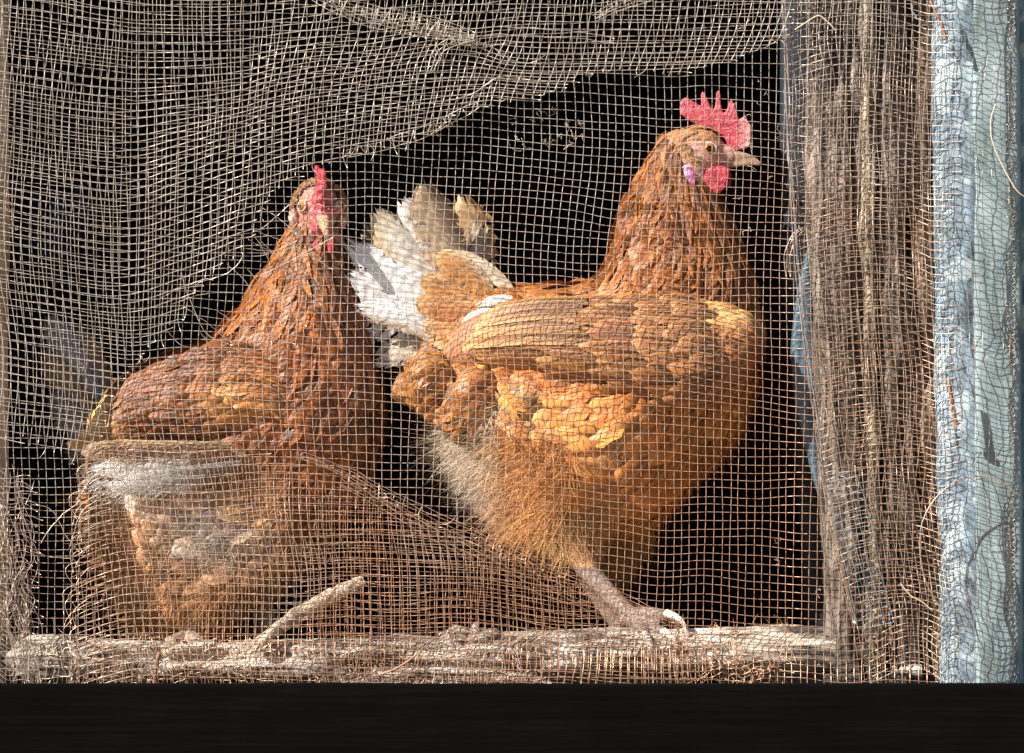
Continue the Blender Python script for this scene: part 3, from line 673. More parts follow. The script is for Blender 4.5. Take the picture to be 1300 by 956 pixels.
# rear layer: flight feathers, then greater, median, lesser coverts on top
for k in range(15):
    p = .02+.064*k
    wing.add(WG, [.60+.010*(k % 3)-.01*abs(k-7)], [p+.02], 1, .02, .128-.004*abs(k-8), .0125, vary((.34, .13, .04), 1), 'long', .003, off=.001+.0005*(15-k), tipcol=vary((.54, .28, .10), 1), rag=.03)
rows = [(.52, .070, .012, (.26, .095, .03)), (.42, .056, .013, (.22, .075, .024)), (.34, .042, .013, (.24, .085, .026)), (.27, .034, .013, (.26, .09, .028))]
for q, (ts, L_, w_, cc) in enumerate(rows):
    m = 15; wing.add(WG, ts+rng.normal(0, .022, m), np.linspace(.0, .98, m), 1, rng.normal(.0, .06, m), L_*np.exp(rng.normal(0, .08, m)), w_, vary(cc, m, .2), 'long', .03, off=.004+.0015*q, tipcol=vary((.46, .21, .07), m), rag=.05)
t = []; p = []
for i, ts in enumerate(np.arange(.02, .34, .022)):
    m = 11; t += list(ts+rng.normal(0, .006, m)); p += list((np.arange(m)+.5*(i % 2))/m+rng.normal(0, .02, m))
t = np.array(t); p = np.array(p); Pw = WG.P(t, p); x, y, d = topx(Pw)
gm = np.exp(-((y-402-.0022*np.clip(x-870, 0, 200)**2)/13)**2)[:, None]*sstep(800, 870, x)[:, None]; cc = np.array([[.26, .09, .028]])*(1-gm)+np.array([[.74, .38, .13]])*gm  # gold arc paints sunlight along the shoulder's top edge
wing.add(WG, t, p, 1, rng.normal(0, .1, len(t)), .020*np.exp(rng.normal(0, .15, len(t))), .0125, vary(cc, len(t), .16), 'round', .08, off=.005, tipcol=vary(cc*1.5, len(t)), rag=.08)
o = wing.build('wing_feathers', M['feather'], WB); 
# back feathers arching over the wing root, saddle
# white quill lying under the wing
wq = Patch([(872, 500), (800, 500), (748, 500)], [(872, 522), (800, 517), (748, 510)], [.055, .040, .034], .004)
q = Feathers(); q.add(wq, [0, 0], [.3, .8], 1, 0, [.086, .075], .013, np.array([WHITE, (.72, .66, .58)]), 'long', .002, off=.001, rag=.02); q.build('white_quill', M['tailf'], henR)
# tail
bt = (600, 392)
for a in [((612, 378), (588, 250), 56, .130, .150, (.50, .30, .14), (.40, .24, .10), 6, .10, .3, None),
          ((606, 384), (612, 292), 46, .128, .140, (.46, .38, .30), (.36, .27, .18), -4, .22, .3, None),
          ((612, 384), (540, 236), 60, .104, .108, (.46, .33, .22), (.30, .20, .12), -8, .10, .35, ((.26, .18, .11), 1)),
          ((598, 392), (512, 254), 56, .110, .110, (.86, .84, .80), (.80, .74, .66), 4, .05, .3, None),
          ((594, 402), (480, 268), 56, .104, .100, (.82, .76, .66), (.70, .58, .42), -6, .10, .3, ((.64, .46, .28), -1)),
          ((586, 400), (466, 292), 50, .114, .120, (.40, .32, .24), (.30, .22, .15), 0, .16, .3, None),
          ((588, 412), (448, 312), 56, .096, .092, (.86, .86, .86), (.80, .82, .84), 4, .14, .3, None),
          ((582, 428), (446, 350), 46, .090, .086, (.86, .85, .84), (.78, .76, .76), -3, .14, .3, None),
          ((574, 434), (440, 398), 46, .102, .106, (.74, .70, .72), (.62, .56, .60), 2, .26, .3, None),
          ((582, 446), (456, 390), 34, .084, .080, (.86, .85, .83), (.80, .78, .76), 12, .10, .3, ((.62, .48, .34), -1)),
          ((578, 452), (482, 452), 40, .094, .094, (.66, .54, .42), (.60, .52, .46), 10, .14, .3, None),
          # tan coverts over the base
          ((622, 372), (556, 322), 38, .084, .088, (.56, .25, .07), (.66, .36, .13), 4, .04, .4, ((.74, .56, .36), 1)),
          ((618, 384), (536, 352), 42, .080, .082, (.52, .22, .06), (.66, .37, .14), -3, .04, .4, ((.70, .46, .24), 1)),
          ((612, 398), (528, 384), 40, .074, .076, (.46, .18, .05), (.60, .32, .12), 3, .04, .4, ((.66, .40, .18), 1)),
          ((610, 412), (538, 412), 36, .070, .070, (.54, .26, .09), (.66, .42, .2), -3, .05, .4, None),
          ((612, 428), (548, 436), 34, .068, .066, (.56, .30, .11), (.66, .42, .20), 3, .06, .4, None),
          ((650, 366), (574, 322), 26, .092, .100, (.78, .62, .44), (.70, .48, .26), 3, .05, .4, None),
          ((628, 394), (590, 408), 14, .064, .064, WHITE, (.84, .80, .72), 3, .05, .4, None),
          ((650, 378), (608, 388), 13, .072, .068, WHITE, (.84, .80, .72), 3, .05, .4, None)]:
    bigfeather(henR, *a)
# brown rounded tufts below the wing
TF = Feathers()
for (cx, cy, rr, cc, dd) in ((600, 505, 44, (.34, .13, .035), .050), (660, 520, 38, (.50, .27, .10), .044), (545, 480, 34, (.44, .18, .05), .064)):
    pt = Patch([(cx+rr, cy-rr*.2), (cx+rr*.5, cy-rr*.8), (cx-rr*.4, cy-rr*.7), (cx-rr*.9, cy)], [(cx+rr, cy+rr*.3), (cx+rr*.5, cy+rr*.8), (cx-rr*.3, cy+rr), (cx-rr*.9, cy+rr*.6)], [dd+.012, dd, dd, dd+.012], .010)
    t = rng.uniform(0, .9, 60); p = rng.uniform(0, 1, 60); TF.add(pt, t, p, 1, rng.uniform(.1, .8, 60), .028, .019, vary(cc, 60), 'round', .04, tipcol=vary(np.array(cc)*1.35, 60))
TF.build('flank_feathers', M['feather'], henR)
# comb, wattles, lobe, beak, eye, claws
cmb = [(863, 132), (866, 126), (872, 123), (878, 128), (886, 132), (890, 136), (890, 120), (892, 116), (895, 119), (899, 128), (904, 139), (907, 138), (909, 128), (909, 118), (912, 115), (915, 119), (915, 130), (917, 141), (920, 144), (923, 138), (927, 128), (929, 126), (933, 134), (937, 146), (938, 152), (944, 148), (947, 146), (950, 155), (954, 160), (954, 172), (952, 186), (944, 190), (934, 191), (925, 188), (920, 176), (908, 166), (890, 161), (872, 152), (864, 144)]
o = prism('comb', cmb, dR, .0055, M['comb'], henR, .0008, 4)
setcol(o, lambda V: (lambda x, y, d: (np.array([[.40, .030, .05]])+sstep(172, 125, y)[:, None]*np.array([[.16, .05, .06]])+sstep(932, 950, x)[:, None]*np.array([[.2, .22, .20]]))*np.exp(.5*fbm(x/9, y/9, 4., 3))[:, None])(*topx(V)))
for dd, sgn in ((dR-.015, 0), (dR+.012, 4)):
    o = prism('wattle', [(896, 216), (904, 211), (918, 210), (927, 214), (926, 226), (921, 238), (914, 246), (905, 247), (896, 240), (893, 228)] if not sgn else [(900, 216), (922, 212), (930, 222), (928, 236), (918, 242), (904, 238)], dd, .005, M['comb'], henR, .0009, 6)
    setcol(o, lambda V: np.array([[.46, .040, .07]])*np.exp(.6*fbm(topx(V)[0]/8, topx(V)[1]/8, 2., 3))[:, None])
o = prism('earlobe', [(866, 211), (874, 210), (881, 218), (883, 233), (879, 236), (870, 226)], dR-.0235, .005, M['comb'], henR, .0009, 6); setcol(o, lambda V: np.where((topx(V)[0] < 875)[:, None], np.array([[.55, .38, .60]]), np.array([[.62, .12, .34]])))
o = prism('beak', [(918, 198), (926, 194), (938, 192), (950, 195), (960, 200), (967, 207), (965, 211), (957, 210), (945, 211), (930, 213), (918, 210)], dR, .014, M['beak'], henR, .0009, 10); setcol(o, lambda V: np.tile([.40, .26, .17], (len(V), 1)))
eye(henR, 900, 189, dR-.0135, 9)
cl = [((846, 779), (858, 783), (868, 792), (871, 804), .036), ((842, 802), (852, 808), (858, 818), (858, 826), .026), ((818, 805), (824, 814), (826, 822), (825, 830), .022)]
for a, b, c_, e_, dd in cl:
    tb = Tubes(8); P = resamp(W([a[0], b[0], c_[0], e_[0]], [a[1], b[1], c_[1], e_[1]], [dd, dd-.008, dd-.014, dd-.016]), 14); tb.add(P, np.linspace(.0042, .0010, 14)); o = tb.build('claw', M['beak'], henR); setcol(o, lambda V: np.tile([.78, .70, .62], (len(V), 1)))

# ================================================================ left hen (facing the camera)
henL = empty('hen', W(300, 805, .13)); tag(henL, 'rust brown hen facing the camera, its lower body behind the sagging wire', 'hen', 'hens behind the wire')
dL = .15
LL = Loft([(140, 506, 116, 600, dL+.01, 44), (158, 486, 126, 664, dL, 76), (192, 464, 156, 734, dL-.002, 98), (232, 446, 190, 790, dL-.004, 108), (270, 430, 272, 788, dL-.008, 110), (298, 408, 352, 742, dL-.014, 108),
    (318, 384, 420, 672, dL-.020, 102), (332, 362, 468, 598, dL-.026, 92), (343, 342, 484, 520, dL-.032, 78), (352, 326, 470, 448, dL-.038, 62), (359, 310, 455, 388, dL-.040, 50), (365, 296, 446, 345, dL-.042, 42), (371, 282, 440, 318, dL-.042, 36), (378, 268, 436, 298, dL-.04, 32)], .055, 9.0)
V0, F0 = LL.mesh()
dH = dL-.045
hV, hF = ellipsoid(W(405, 266, dH), [31*S, 36*S, 36*S]); sn, snF = ellipsoid(W(410, 278, dH-.022), [16*S, 20*S, 20*S])
legL = tubepts(W([244, 246, 244, 240], [740, 772, 792, 808], [.13, .125, .12, .12]), [.022, .010, .0095, .010])
legL2 = tubepts(W([320, 335, 340, 338], [740, 772, 792, 812], [.16, .16, .155, .155]), [.022, .010, .0095, .010])
tl = [toe([(240, 806), (228, 812), (214, 816)], [.12, .10, .085], [.009, .007, .006]), toe([(240, 806), (246, 812), (256, 816)], [.12, .10, .085], [.009, .007, .006]), toe([(338, 810), (330, 815), (322, 818)], [.155, .13, .11], [.008, .006, .005])]
def colL(V):
    x, y, d = topx(V); c = np.tile([.28, .10, .035], (len(V), 1)); c[y > 765] = [.30, .24, .19]
    face = (y < 312) & (d < dH+.004); c[face] = [.45, .20, .15]; c[face & (np.abs(x-408) < 14) & (y > 250)] = [.58, .12, .13]
    return c
body([(V0, F0), (hV, hF), (sn, snF), legL, legL2]+tl, henL, colL)
CLl = LL.C
def regL(V):
    x, y, d = topx(V); n = len(V); c = np.zeros((n, 3)); c[:] = (.21, .058, .012)
    def blend(c, col, m): return c*(1-m[:, None])+np.array(col)[None]*m[:, None]
    c = blend(c, (.38, .12, .024), sstep(330, 300, x)*0+sstep(420, 370, y)*(1-sstep(385, 410, x)))  # neck painted lighter on its sunlit left side only
    c = blend(c, (.62, .38, .14), (1-sstep(150, 180, x))*(1-sstep(560, 600, y)))
    c = blend(c, (.50, .24, .085), sstep(570, 630, y)*(1-sstep(340, 400, x)))
    c = blend(c, (.80, .70, .62), np.exp(-((x-200)/34)**2-((y-642)/18)**2)*.9)
    c = blend(c, (.82, .74, .66), np.exp(-((x-285)/52)**2-((y-672)/34)**2)*.95)
    c = blend(c, (.20, .07, .02), sstep(400, 440, x)*.5)  # shaded right side of the hen, darkened in the colour
    return c*np.exp(.6*fbm(x/26, y/26, 8., 3))[:, None]
PL = Feathers()
t, ph = scatter(LL, .05, 9.0, -.6, 3.74, .011, .0115); Vp = LL.P(t, ph); c = regL(Vp)
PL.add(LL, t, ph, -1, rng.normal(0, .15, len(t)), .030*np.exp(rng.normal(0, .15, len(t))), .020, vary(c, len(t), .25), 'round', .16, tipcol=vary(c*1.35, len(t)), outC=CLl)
t, ph = scatter(LL, .05, 9.0, 3.74, 5.68, .016, .014); Vp = LL.P(t, ph)
PL.add(LL, t, ph, -1, 0, .03, .02, vary(regL(Vp), len(t)), 'round', .06, outC=CLl)
t, ph = scatter(LL, 7.0, 12.8, 0, 6.28, .0075, .0060); Vp = LL.P(t, ph); c = regL(Vp)*np.where(rng.random(len(t)) < .4, 1.35, .6)[:, None]
L = np.interp(t, [7, 9, 11, 12.8], [.034, .034, .026, .012]); Wd = np.interp(t, [7, 9, 11, 12.8], [.0120, .0100, .0074, .0046])
PL.add(LL, t, ph, -1, rng.normal(0, .2, len(t)), L*np.exp(rng.normal(0, .15, len(t))), Wd, vary(c, len(t), .25), 'hackle', .145, tipcol=vary(c*1.6, len(t)), outC=CLl)
# head feathers framing the face
HCl = W(405, 268, dH)
class HeadF:
    def P(s, t, ph):    # t angle around the face (0 = up), ph 0 front .. pi back
        t = np.asarray(t, float); ph = np.asarray(ph, float); r = np.sin(ph)
        return W(405+34*r*np.sin(t), 266-38*r*np.cos(t), dH-38*S*np.cos(ph))
HF = HeadF()
t = rng.uniform(0, 6.28, 700); ph = rng.uniform(.95, 2.4, 700)
ok = ~((np.abs(np.sin(t)) < .45) & (np.cos(t) < 0) & (ph < 1.5)); t = t[ok]; ph = ph[ok]
PL.add(HF, t, ph, rng.normal(0, .25, len(t)), 1, rng.uniform(.006, .011, len(t)), .0034, vary((.36, .14, .05), len(t), .3), 'hackle', .22, tipcol=vary((.56, .33, .17), len(t)), outC=lambda q: np.tile(HCl, (len(q), 1)))
PL.build('plumage', M['feather'], henL)
DN = Feathers()
downpatch(DN, LL, CLl, .1, 6.0, 1.7, 3.7, 30000, lambda V: regL(V)*1.25, .011, .2)
downpatch(DN, LL, CLl, .5, 4.2, 2.4, 3.9, 14000, lambda V: regL(V)*1.1, .018, .35)
DN.build('down_feathers', M['down'], henL)
# wing with white flight feathers below
WL = Patch([(398, 505), (372, 472), (330, 450), (270, 448), (215, 464), (170, 486), (135, 520)], [(392, 560), (368, 566), (330, 556), (270, 562), (215, 566), (160, 568), (122, 566)], [.092, .074, .071, .071, .073, .077, .084], .019)
WB = mesh_np('wing', *(lambda tt, pp: (WL.P(tt.ravel(), pp.ravel())+np.array([0, .0075, 0]), np.array([[i*30+j, i*30+j+1, (i+1)*30+j+1, (i+1)*30+j] for i in range(39) for j in range(29)])))(*np.meshgrid(np.linspace(0.0, 1, 40), np.linspace(0, 1, 30), indexing='ij')), M['skin'], henL)
bake(WB, [('SOLIDIFY', dict(thickness=.010, offset=0.0))]); setcol(WB, lambda V: np.tile([.22, .08, .03], (len(V), 1)))
wg = Feathers(); t = []; p = []
for i, ts in enumerate(np.arange(.02, .95, .032)):
    m = 10; t += list(ts+rng.normal(0, .01, m)); p += list((np.arange(m)+.5*(i % 2))/m+rng.normal(0, .02, m))
t = np.array(t); p = np.array(p); x, y, d = topx(WL.P(t, p))
gold = np.exp(-((x-325)/42)**2-((y-510)/32)**2)[:, None]; rear = sstep(190, 140, x)[:, None]
cc = np.array([[.20, .06, .017]])*(1-gold)+np.array([[.64, .27, .07]])*gold; cc = cc*(1-rear)+np.array([[.60, .33, .12]])*rear
wg.add(WL, t, p, 1, rng.normal(.05, .12, len(t)), .024*np.exp(rng.normal(0, .2, len(t))), .013, vary(cc, len(t), .22), 'round', .07, off=.003, tipcol=vary(cc*1.4, len(t)), rag=.1)
wg.build('wing_feathers', M['feather'], WB)
WW = Patch([(310, 572), (250, 570), (180, 568), (112, 566)], [(330, 590), (250, 606), (180, 616), (118, 612)], [.062, .050, .048, .054], .004)
wf = Feathers()
for k, (p0, L_, cc, tcx) in enumerate([(.95, .100, (.80, .79, .77), WHITE), (.78, .112, (.66, .62, .56), WHITE), (.60, .12, (.80, .77, .72), WHITE), (.42, .128, (.50, .38, .25), CREAM), (.24, .13, (.26, .15, .08), (.44, .30, .18)), (.06, .135, (.36, .22, .12), (.50, .34, .20))]):
    wf.add(WW, [[.30, .10, .22, .04, .12, .0][k]], [p0], 1, .0, L_, .017, np.array([cc]), 'long', .002, off=.001+.0012*(6-k), tipcol=np.array([tcx]), rag=.03)
nbl = 5200; tt_ = rng.uniform(0, 1, nbl); pp_ = rng.uniform(-.15, 1.25, nbl); Pb = WW.P(tt_, pp_)-np.array([0, .007, 0]); mixw = (sstep(.1, .6, tt_)*sstep(.2, .6, pp_))[:, None]
keep_ = rng.random(nbl) < (1.0-.8*tt_)*(.6+.9*fbm(tt_*6, pp_*3, 1.)); cb_ = np.array([[.30, .14, .06]])*(1-mixw)+np.array([[.90, .86, .80]])*mixw
wf.blades(Pb[keep_], (np.array([-1, -.25, -.25])+rng.normal(0, .25, (nbl, 3)))[keep_], .014, .0006, vary(cb_, nbl, .2)[keep_], .3)
wf.build('flight_feathers', M['tailf'], henL)
# tail, in the shade of the post
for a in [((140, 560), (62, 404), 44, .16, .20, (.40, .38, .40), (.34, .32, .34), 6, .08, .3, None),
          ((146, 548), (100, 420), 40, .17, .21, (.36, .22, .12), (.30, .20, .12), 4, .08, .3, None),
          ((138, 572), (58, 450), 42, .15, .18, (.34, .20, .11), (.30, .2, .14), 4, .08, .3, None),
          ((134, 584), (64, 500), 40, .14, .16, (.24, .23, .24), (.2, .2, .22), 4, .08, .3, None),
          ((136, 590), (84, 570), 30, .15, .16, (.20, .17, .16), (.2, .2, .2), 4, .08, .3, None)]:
    bigfeather(henL, *a)
# comb, face
o = prism('comb', [(399, 214), (402, 211), (408, 216), (412, 213), (414, 224), (415, 236), (412, 246), (414, 262), (417, 278), (412, 288), (404, 288), (399, 274), (399, 260), (397, 250), (401, 240), (404, 231), (402, 222)], dH-.024, .018, M['comb'], henL, .0011, 4)
lump(o, 260, .004); setcol(o, lambda V: np.tile([.60, .055, .075], (len(V), 1)))
for x_, y_, r_, rz in ((402, 315, (4.5, 5, 11), 6), (420, 312, (4.5, 5, 10), -6)):
    o = blob('wattle', x_, y_, dH-.026, r_, M['comb'], henL, rz); setcol(o, lambda V: np.tile([.60, .05, .08], (len(V), 1)))
for x_, y_, r_ in ((374, 276, (7, 12, 13)), (434, 278, (6, 12, 12))):
    o = blob('earlobe', x_, y_, dH-.006, r_, M['comb'], henL); lump(o, 300, .003); setcol(o, lambda V: np.tile([.62, .40, .33], (len(V), 1)))
for i in range(9):
    o = None
fw = Feathers()
ck = Tubes(6)
for k in range(16):
    x_ = rng.uniform(396, 424); y_ = rng.uniform(262, 288); P = W(x_+np.linspace(-5, 5, 8)+rng.normal(0, 1, 8), y_+3*np.sin(np.linspace(0, 3.1, 8))*rng.choice([-1, 1]), dH-.036+.010*np.abs(np.linspace(x_-5, x_+5, 8)-409)/14); ck.add(P, .0011)
o = ck.build('face_wrinkles', M['comb'], henL); setcol(o, lambda V: np.where((topx(V)[1] > 276)[:, None], np.array([[.74, .56, .50]]), np.array([[.66, .16, .18]])))
tb = Tubes(12); P = resamp(W([411, 413, 415, 417], [279, 288, 298, 309], [dH-.030, dH-.042, dH-.048, dH-.046]), 14); tb.add(P, np.array([.0078, .0080, .0078, .0075, .007, .0066, .006, .0054, .0048, .004, .0032, .0024, .0016, .0006])*.8)
o = tb.build('beak', M['beak'], henL); setcol(o, lambda V: np.tile([.50, .30, .17], (len(V), 1)))
eye(henL, 385, 262, dH-.019, 7, (-.75, -.7, .1)); eye(henL, 430, 262, dH-.018, 7, (.8, -.7, .1))
# ------------------------------------------------------------------ wire screens
PITCH = 10.3; RW = .00032
def wires(tb, warp, u0, u1, v0, v1, keep, pitch=PITCH, jit=.5, crimp=.00045, fray=.5, seed=0, r=RW):
    g = np.random.default_rng(seed); nu = int((u1-u0)/pitch)+1; nv = int((v1-v0)/pitch)+1
    for axis in (0, 1):
        nl = nv if axis == 0 else nu; ns = (nu if axis == 0 else nv)*2-1
        for j in range(nl):
            s = np.arange(ns)*.5
            a = s*pitch; off = j*pitch+g.normal(0, jit)+1.1*vnoise(s*.11+j*7.7, seed*3.1+axis*50.)
            off = off+g.normal(0, .10, ns)
            if axis == 0: u = u0+a; v = v0+off
            else: v = v0+a; u = u0+off
            px, py, d = warp(u, v)
            sg = 1 if axis == 0 else -1
            cr = crimp*sg*np.cos(np.pi*(s+j))
            k = keep(px, py) if keep is not None else np.ones(len(px), bool)
            P = W(px, py, d+cr)
            idx = np.where(np.diff(np.r_[0, k.astype(int), 0]))[0]
            for a0, a1 in zip(idx[::2], idx[1::2]):
                if a1-a0 < 3: continue
                Q = P[a0:a1]
                for end in (0, 1):      # torn ends run on a little and curl
                    if (end == 0 and a0 > 0) or (end == 1 and a1 < len(k)):
                        if g.random() < fray:
                            T = (Q[0]-Q[1]) if end == 0 else (Q[-1]-Q[-2]); m = g.integers(1, 4); cur = g.normal(0, .0011, 3); q = [Q[0] if end == 0 else Q[-1]]
                            for _ in range(m): T = T+cur*.7; q.append(q[-1]+T*.8)
                            q = np.array(q[1:]); Q = np.vstack([q[::-1], Q]) if end == 0 else np.vstack([Q, q])
                tb.add(Q, r)
def loose(tb, pts, d, r=RW, n=30, wob=1.0):
    P = resamp(np.array(pts, float), n); x = P[:, 0]+wob*np.cumsum(rng.normal(0, .35, n)); y = P[:, 1]+wob*np.cumsum(rng.normal(0, .35, n))
    dd = np.interp(np.linspace(0, 1, n), np.linspace(0, 1, len(np.atleast_1d(d))), np.atleast_1d(d))
    tb.add(W(x, y, dd+.0006*np.sin(np.arange(n))), r)
def pleat(tb, pts, d, n=7, width=9, amp=.004, cross=True, r=RW):
    N = int(sum(math.hypot(pts[i+1][0]-pts[i][0], pts[i+1][1]-pts[i][1]) for i in range(len(pts)-1))/5)+4
    P = resamp(np.array(pts, float), N); T = np.gradient(P, axis=0); T /= np.linalg.norm(T, axis=1)[:, None]; Nn = np.stack([-T[:, 1], T[:, 0]], -1)
    taper = np.sin(np.linspace(.15, np.pi-.15, N))**.5
    for k in range(n):
        o = (k/(n-1)-.5)*width*taper+2*vnoise(np.arange(N)*.2+k*9, k*3.3)
        Q = P+Nn*o[:, None]; tb.add(W(Q[:, 0], Q[:, 1], d+amp*vnoise(np.arange(N)*.15+k*5, k)), r)
    if cross:
        for i in range(0, N-1, 2):
            a = P[i]-Nn[i]*width*.6*taper[i]+T[i]*rng.normal(0, 4); b = P[i]+Nn[i]*width*.6*taper[i]+T[i]*rng.normal(0, 4)
            k = np.linspace(0, 1, 5)[:, None]; Q = a*(1-k)+b*k; tb.add(W(Q[:, 0], Q[:, 1], d-amp*.6*np.sin(k[:, 0]*np.pi)+rng.normal(0, amp*.3)), r)

# --- 1: full width screen
def warp1(u, v):
    x = u+0*v; y = v+0*u
    tilt = .052*np.clip(x-430, 0, 620)*sstep(20, 150, y)-.05*np.clip(x-560, 0, 400)*(1-sstep(20, 120, y))
    lft = -.16*np.clip(170-x, 0, 170)*sstep(620, 500, y)
    ux = x+9*vnoise(x/190., y/160., 3.)+.012*(y-430)*sstep(500, 900, x)*-1
    uy = y+tilt+lft+7*vnoise(x/210.+4, y/150., 7.)+3*vnoise(x/60., y/50., 2.)
    d = .004*fbm(x/150., y/150., 1., 2)
    d = d-.006*sstep(800, 835, y)
    d = d-.016*sstep(985, 1035, x)*.5
    return ux, uy, d
t1 = Tubes(); wires(t1, warp1, -30, 1215, -345, 885, lambda x, y: (y < 884) & (x < 1188+5*np.sin(y*.03)), seed=1, fray=.6, jit=.35)
s1 = t1.build('wire_screen', M['wire']); tag(s1, 'woven rusty wire screen stretched across the whole window in front of the hens', 'wire screen')

# --- 2: torn sheet over the upper left
poly2 = [(-60, -90), (1050, -90), (1000, 48), (930, 78), (860, 92), (790, 90), (735, 96), (720, 112), (680, 125), (640, 128), (585, 142), (555, 165), (500, 184), (440, 200), (385, 216), (345, 246), (318, 305), (262, 352), (235, 400), (190, 440), (150, 500), (128, 560), (95, 582), (60, 572), (30, 560), (-60, 555)]
def warp2(u, v):
    m = sstep(0, 300, v)
    kx = 165+16*vnoise(v/70., 3.)+10*vnoise(v/23., 8.); sp = lambda q: 16*np.log1p(np.exp(np.clip(q/16, -30, 30)))
    left = -.20*sp(kx-u)*(.5+.5*m)
    right = -(.30*m+.02)*np.minimum(sp(u-kx), 460)*(1-.25*sstep(450, 700, u))-.04*np.clip(u-620, 0, 500)*m
    y = v+left+right+10*vnoise(u/130., v/110., 5.)
    x = u+.16*(300-v)*sstep(180, 420, u)+14*vnoise(u/120., v/160., 9.)+4*vnoise(u/30., v/200., 2.)
    # pleats squeezing the rows together
    q = (x-430)*.26; y = y+9*np.exp(-((y-q-8)/26.)**2)*np.sign(q+8-y)*sstep(400, 440, x)*(1-sstep(600, 640, x))
    d = -.015+.007*fbm(u/80., v/140., 4., 3)
    return x, y, d
t2 = Tubes(); wires(t2, warp2, -60, 1100, -160, 760, lambda x, y: inpoly(x, y, poly2), pitch=10.6, seed=2, fray=.6, jit=.8, r=.00031)
pleat(t2, [(395, -8), (450, 14), (520, 30), (602, 46)], -.018, 6, 28, .004, True, .00027)
pleat(t2, [(602, 46), (578, 52), (556, 66), (546, 92)], -.018, 3, 12, .003, True, .00026)
pleat(t2, [(602, 46), (660, 40), (720, 44), (780, 52)], -.017, 2, 10, .003, False, .00026)
pleat(t2, [(755, 24), (775, 12), (800, 2), (840, -8)], -.017, 4, 14, .003, True, .00026)
pleat(t2, [(440, 196), (500, 180), (555, 160), (610, 132)], -.014, 2, 14, .004, True, .00026)
for k in range(16):
    x0 = rng.uniform(200, 330); y0 = 560-x0*.75+rng.normal(0, 30); a = rng.uniform(-1.2, .6); l = rng.uniform(40, 120)
    loose(t2, [(x0, y0), (x0+l*.5*math.cos(a), y0-l*.5*math.sin(a)+rng.normal(0, 6)), (x0+l*math.cos(a), y0-l*math.sin(a)+rng.normal(0, 12))], [-.012, -.006], .0003, 20)
for a in ([(330, 262), (352, 275), (378, 296)], [(228, 340), (240, 385), (262, 430), (292, 442)], [(250, 360), (300, 340), (312, 322)], [(560, 130), (600, 118), (640, 96), (672, 100)], [(625, 60), (650, 80), (668, 84), (690, 72)]):
    loose(t2, a, -.014, .00035)
s2 = t2.build('torn_wire_sheet', M['wire2']); tag(s2, 'loose pale wire sheet hanging in folds over the upper left, torn lower edge', 'wire screen')

# --- 3: sagging sheet over the lower left
poly3 = [(118, 575), (200, 566), (300, 575), (380, 578), (440, 600), (500, 635), (540, 655), (620, 688), (700, 728), (780, 758), (870, 797), (905, 815), (905, 874), (88, 874), (92, 800), (98, 740), (106, 680), (112, 620)]
def warp3(u, v):
    x = u+.10*(v-700)*sstep(500, 250, u)+8*vnoise(u/90., v/90., 15.)
    arch = -26*sstep(115, 260, u)*sstep(580, 640, v)+16*sstep(250, 420, u)*0
    y = v+10+arch*0+.40*np.minimum(12*np.log1p(np.exp(np.clip((140+14*vnoise(v/40., 2.)-u)/12, -30, 30))), 60)+7*vnoise(u/120., v/70., 6.)+.035*np.clip(u-200, 0, 700)*.6
    d = -.0095+.006*fbm(u/90., v/60., 8., 3)-.004*sstep(790, 830, v)
    return x, y, d
t3 = Tubes(); wires(t3, warp3, 70, 960, 520, 900, lambda x, y: inpoly(x, y, poly3), pitch=9.9, seed=3, fray=.7, jit=.8)
def warp3b(u, v):
    x, y, d = warp3(u, v); return x+.06*(y-700)+6*vnoise(u/60., v/60., 25.), y+.05*(x-600)+6*vnoise(u/70., v/50., 26.), d+.004
wires(t3, warp3b, 340, 960, 520, 900, lambda x, y: inpoly(x, y, [(430, 604), (540, 660), (700, 734), (880, 804), (880, 874), (400, 874), (380, 700)]), pitch=10.1, seed=13, fray=.8, jit=1.0, r=.00032)
pleat(t3, [(380, 578), (440, 600), (500, 635), (540, 655), (620, 688), (700, 728), (780, 758), (870, 797)], -.011, 5, 20, .004, False, .00028)
pleat(t3, [(430, 612), (500, 648), (560, 684), (620, 715), (700, 752), (790, 785)], -.009, 3, 14, .003, False)
for k in range(22):     # unravelled ends along the left tear
    y0 = 590+k*9.5+rng.normal(0, 3); x0 = 118-.09*(y0-590)
    loose(t3, [(x0+30, y0-8), (x0+6, y0), (x0-rng.uniform(8, 26), y0+rng.uniform(6, 26)), (x0-rng.uniform(5, 24), y0+rng.uniform(20, 44))], [-.009, -.014], RW, 16)
for a in ([(38, 640), (62, 645), (82, 678), (98, 700)], [(52, 690), (76, 660), (100, 640), (108, 612)], [(40, 700), (70, 708), (100, 704), (120, 690)]):
    loose(t3, a, -.012)
s3 = t3.build('sagging_wire_sheet', M['wire']); tag(s3, 'second wire sheet sagging diagonally over the lower left above the log', 'wire screen')

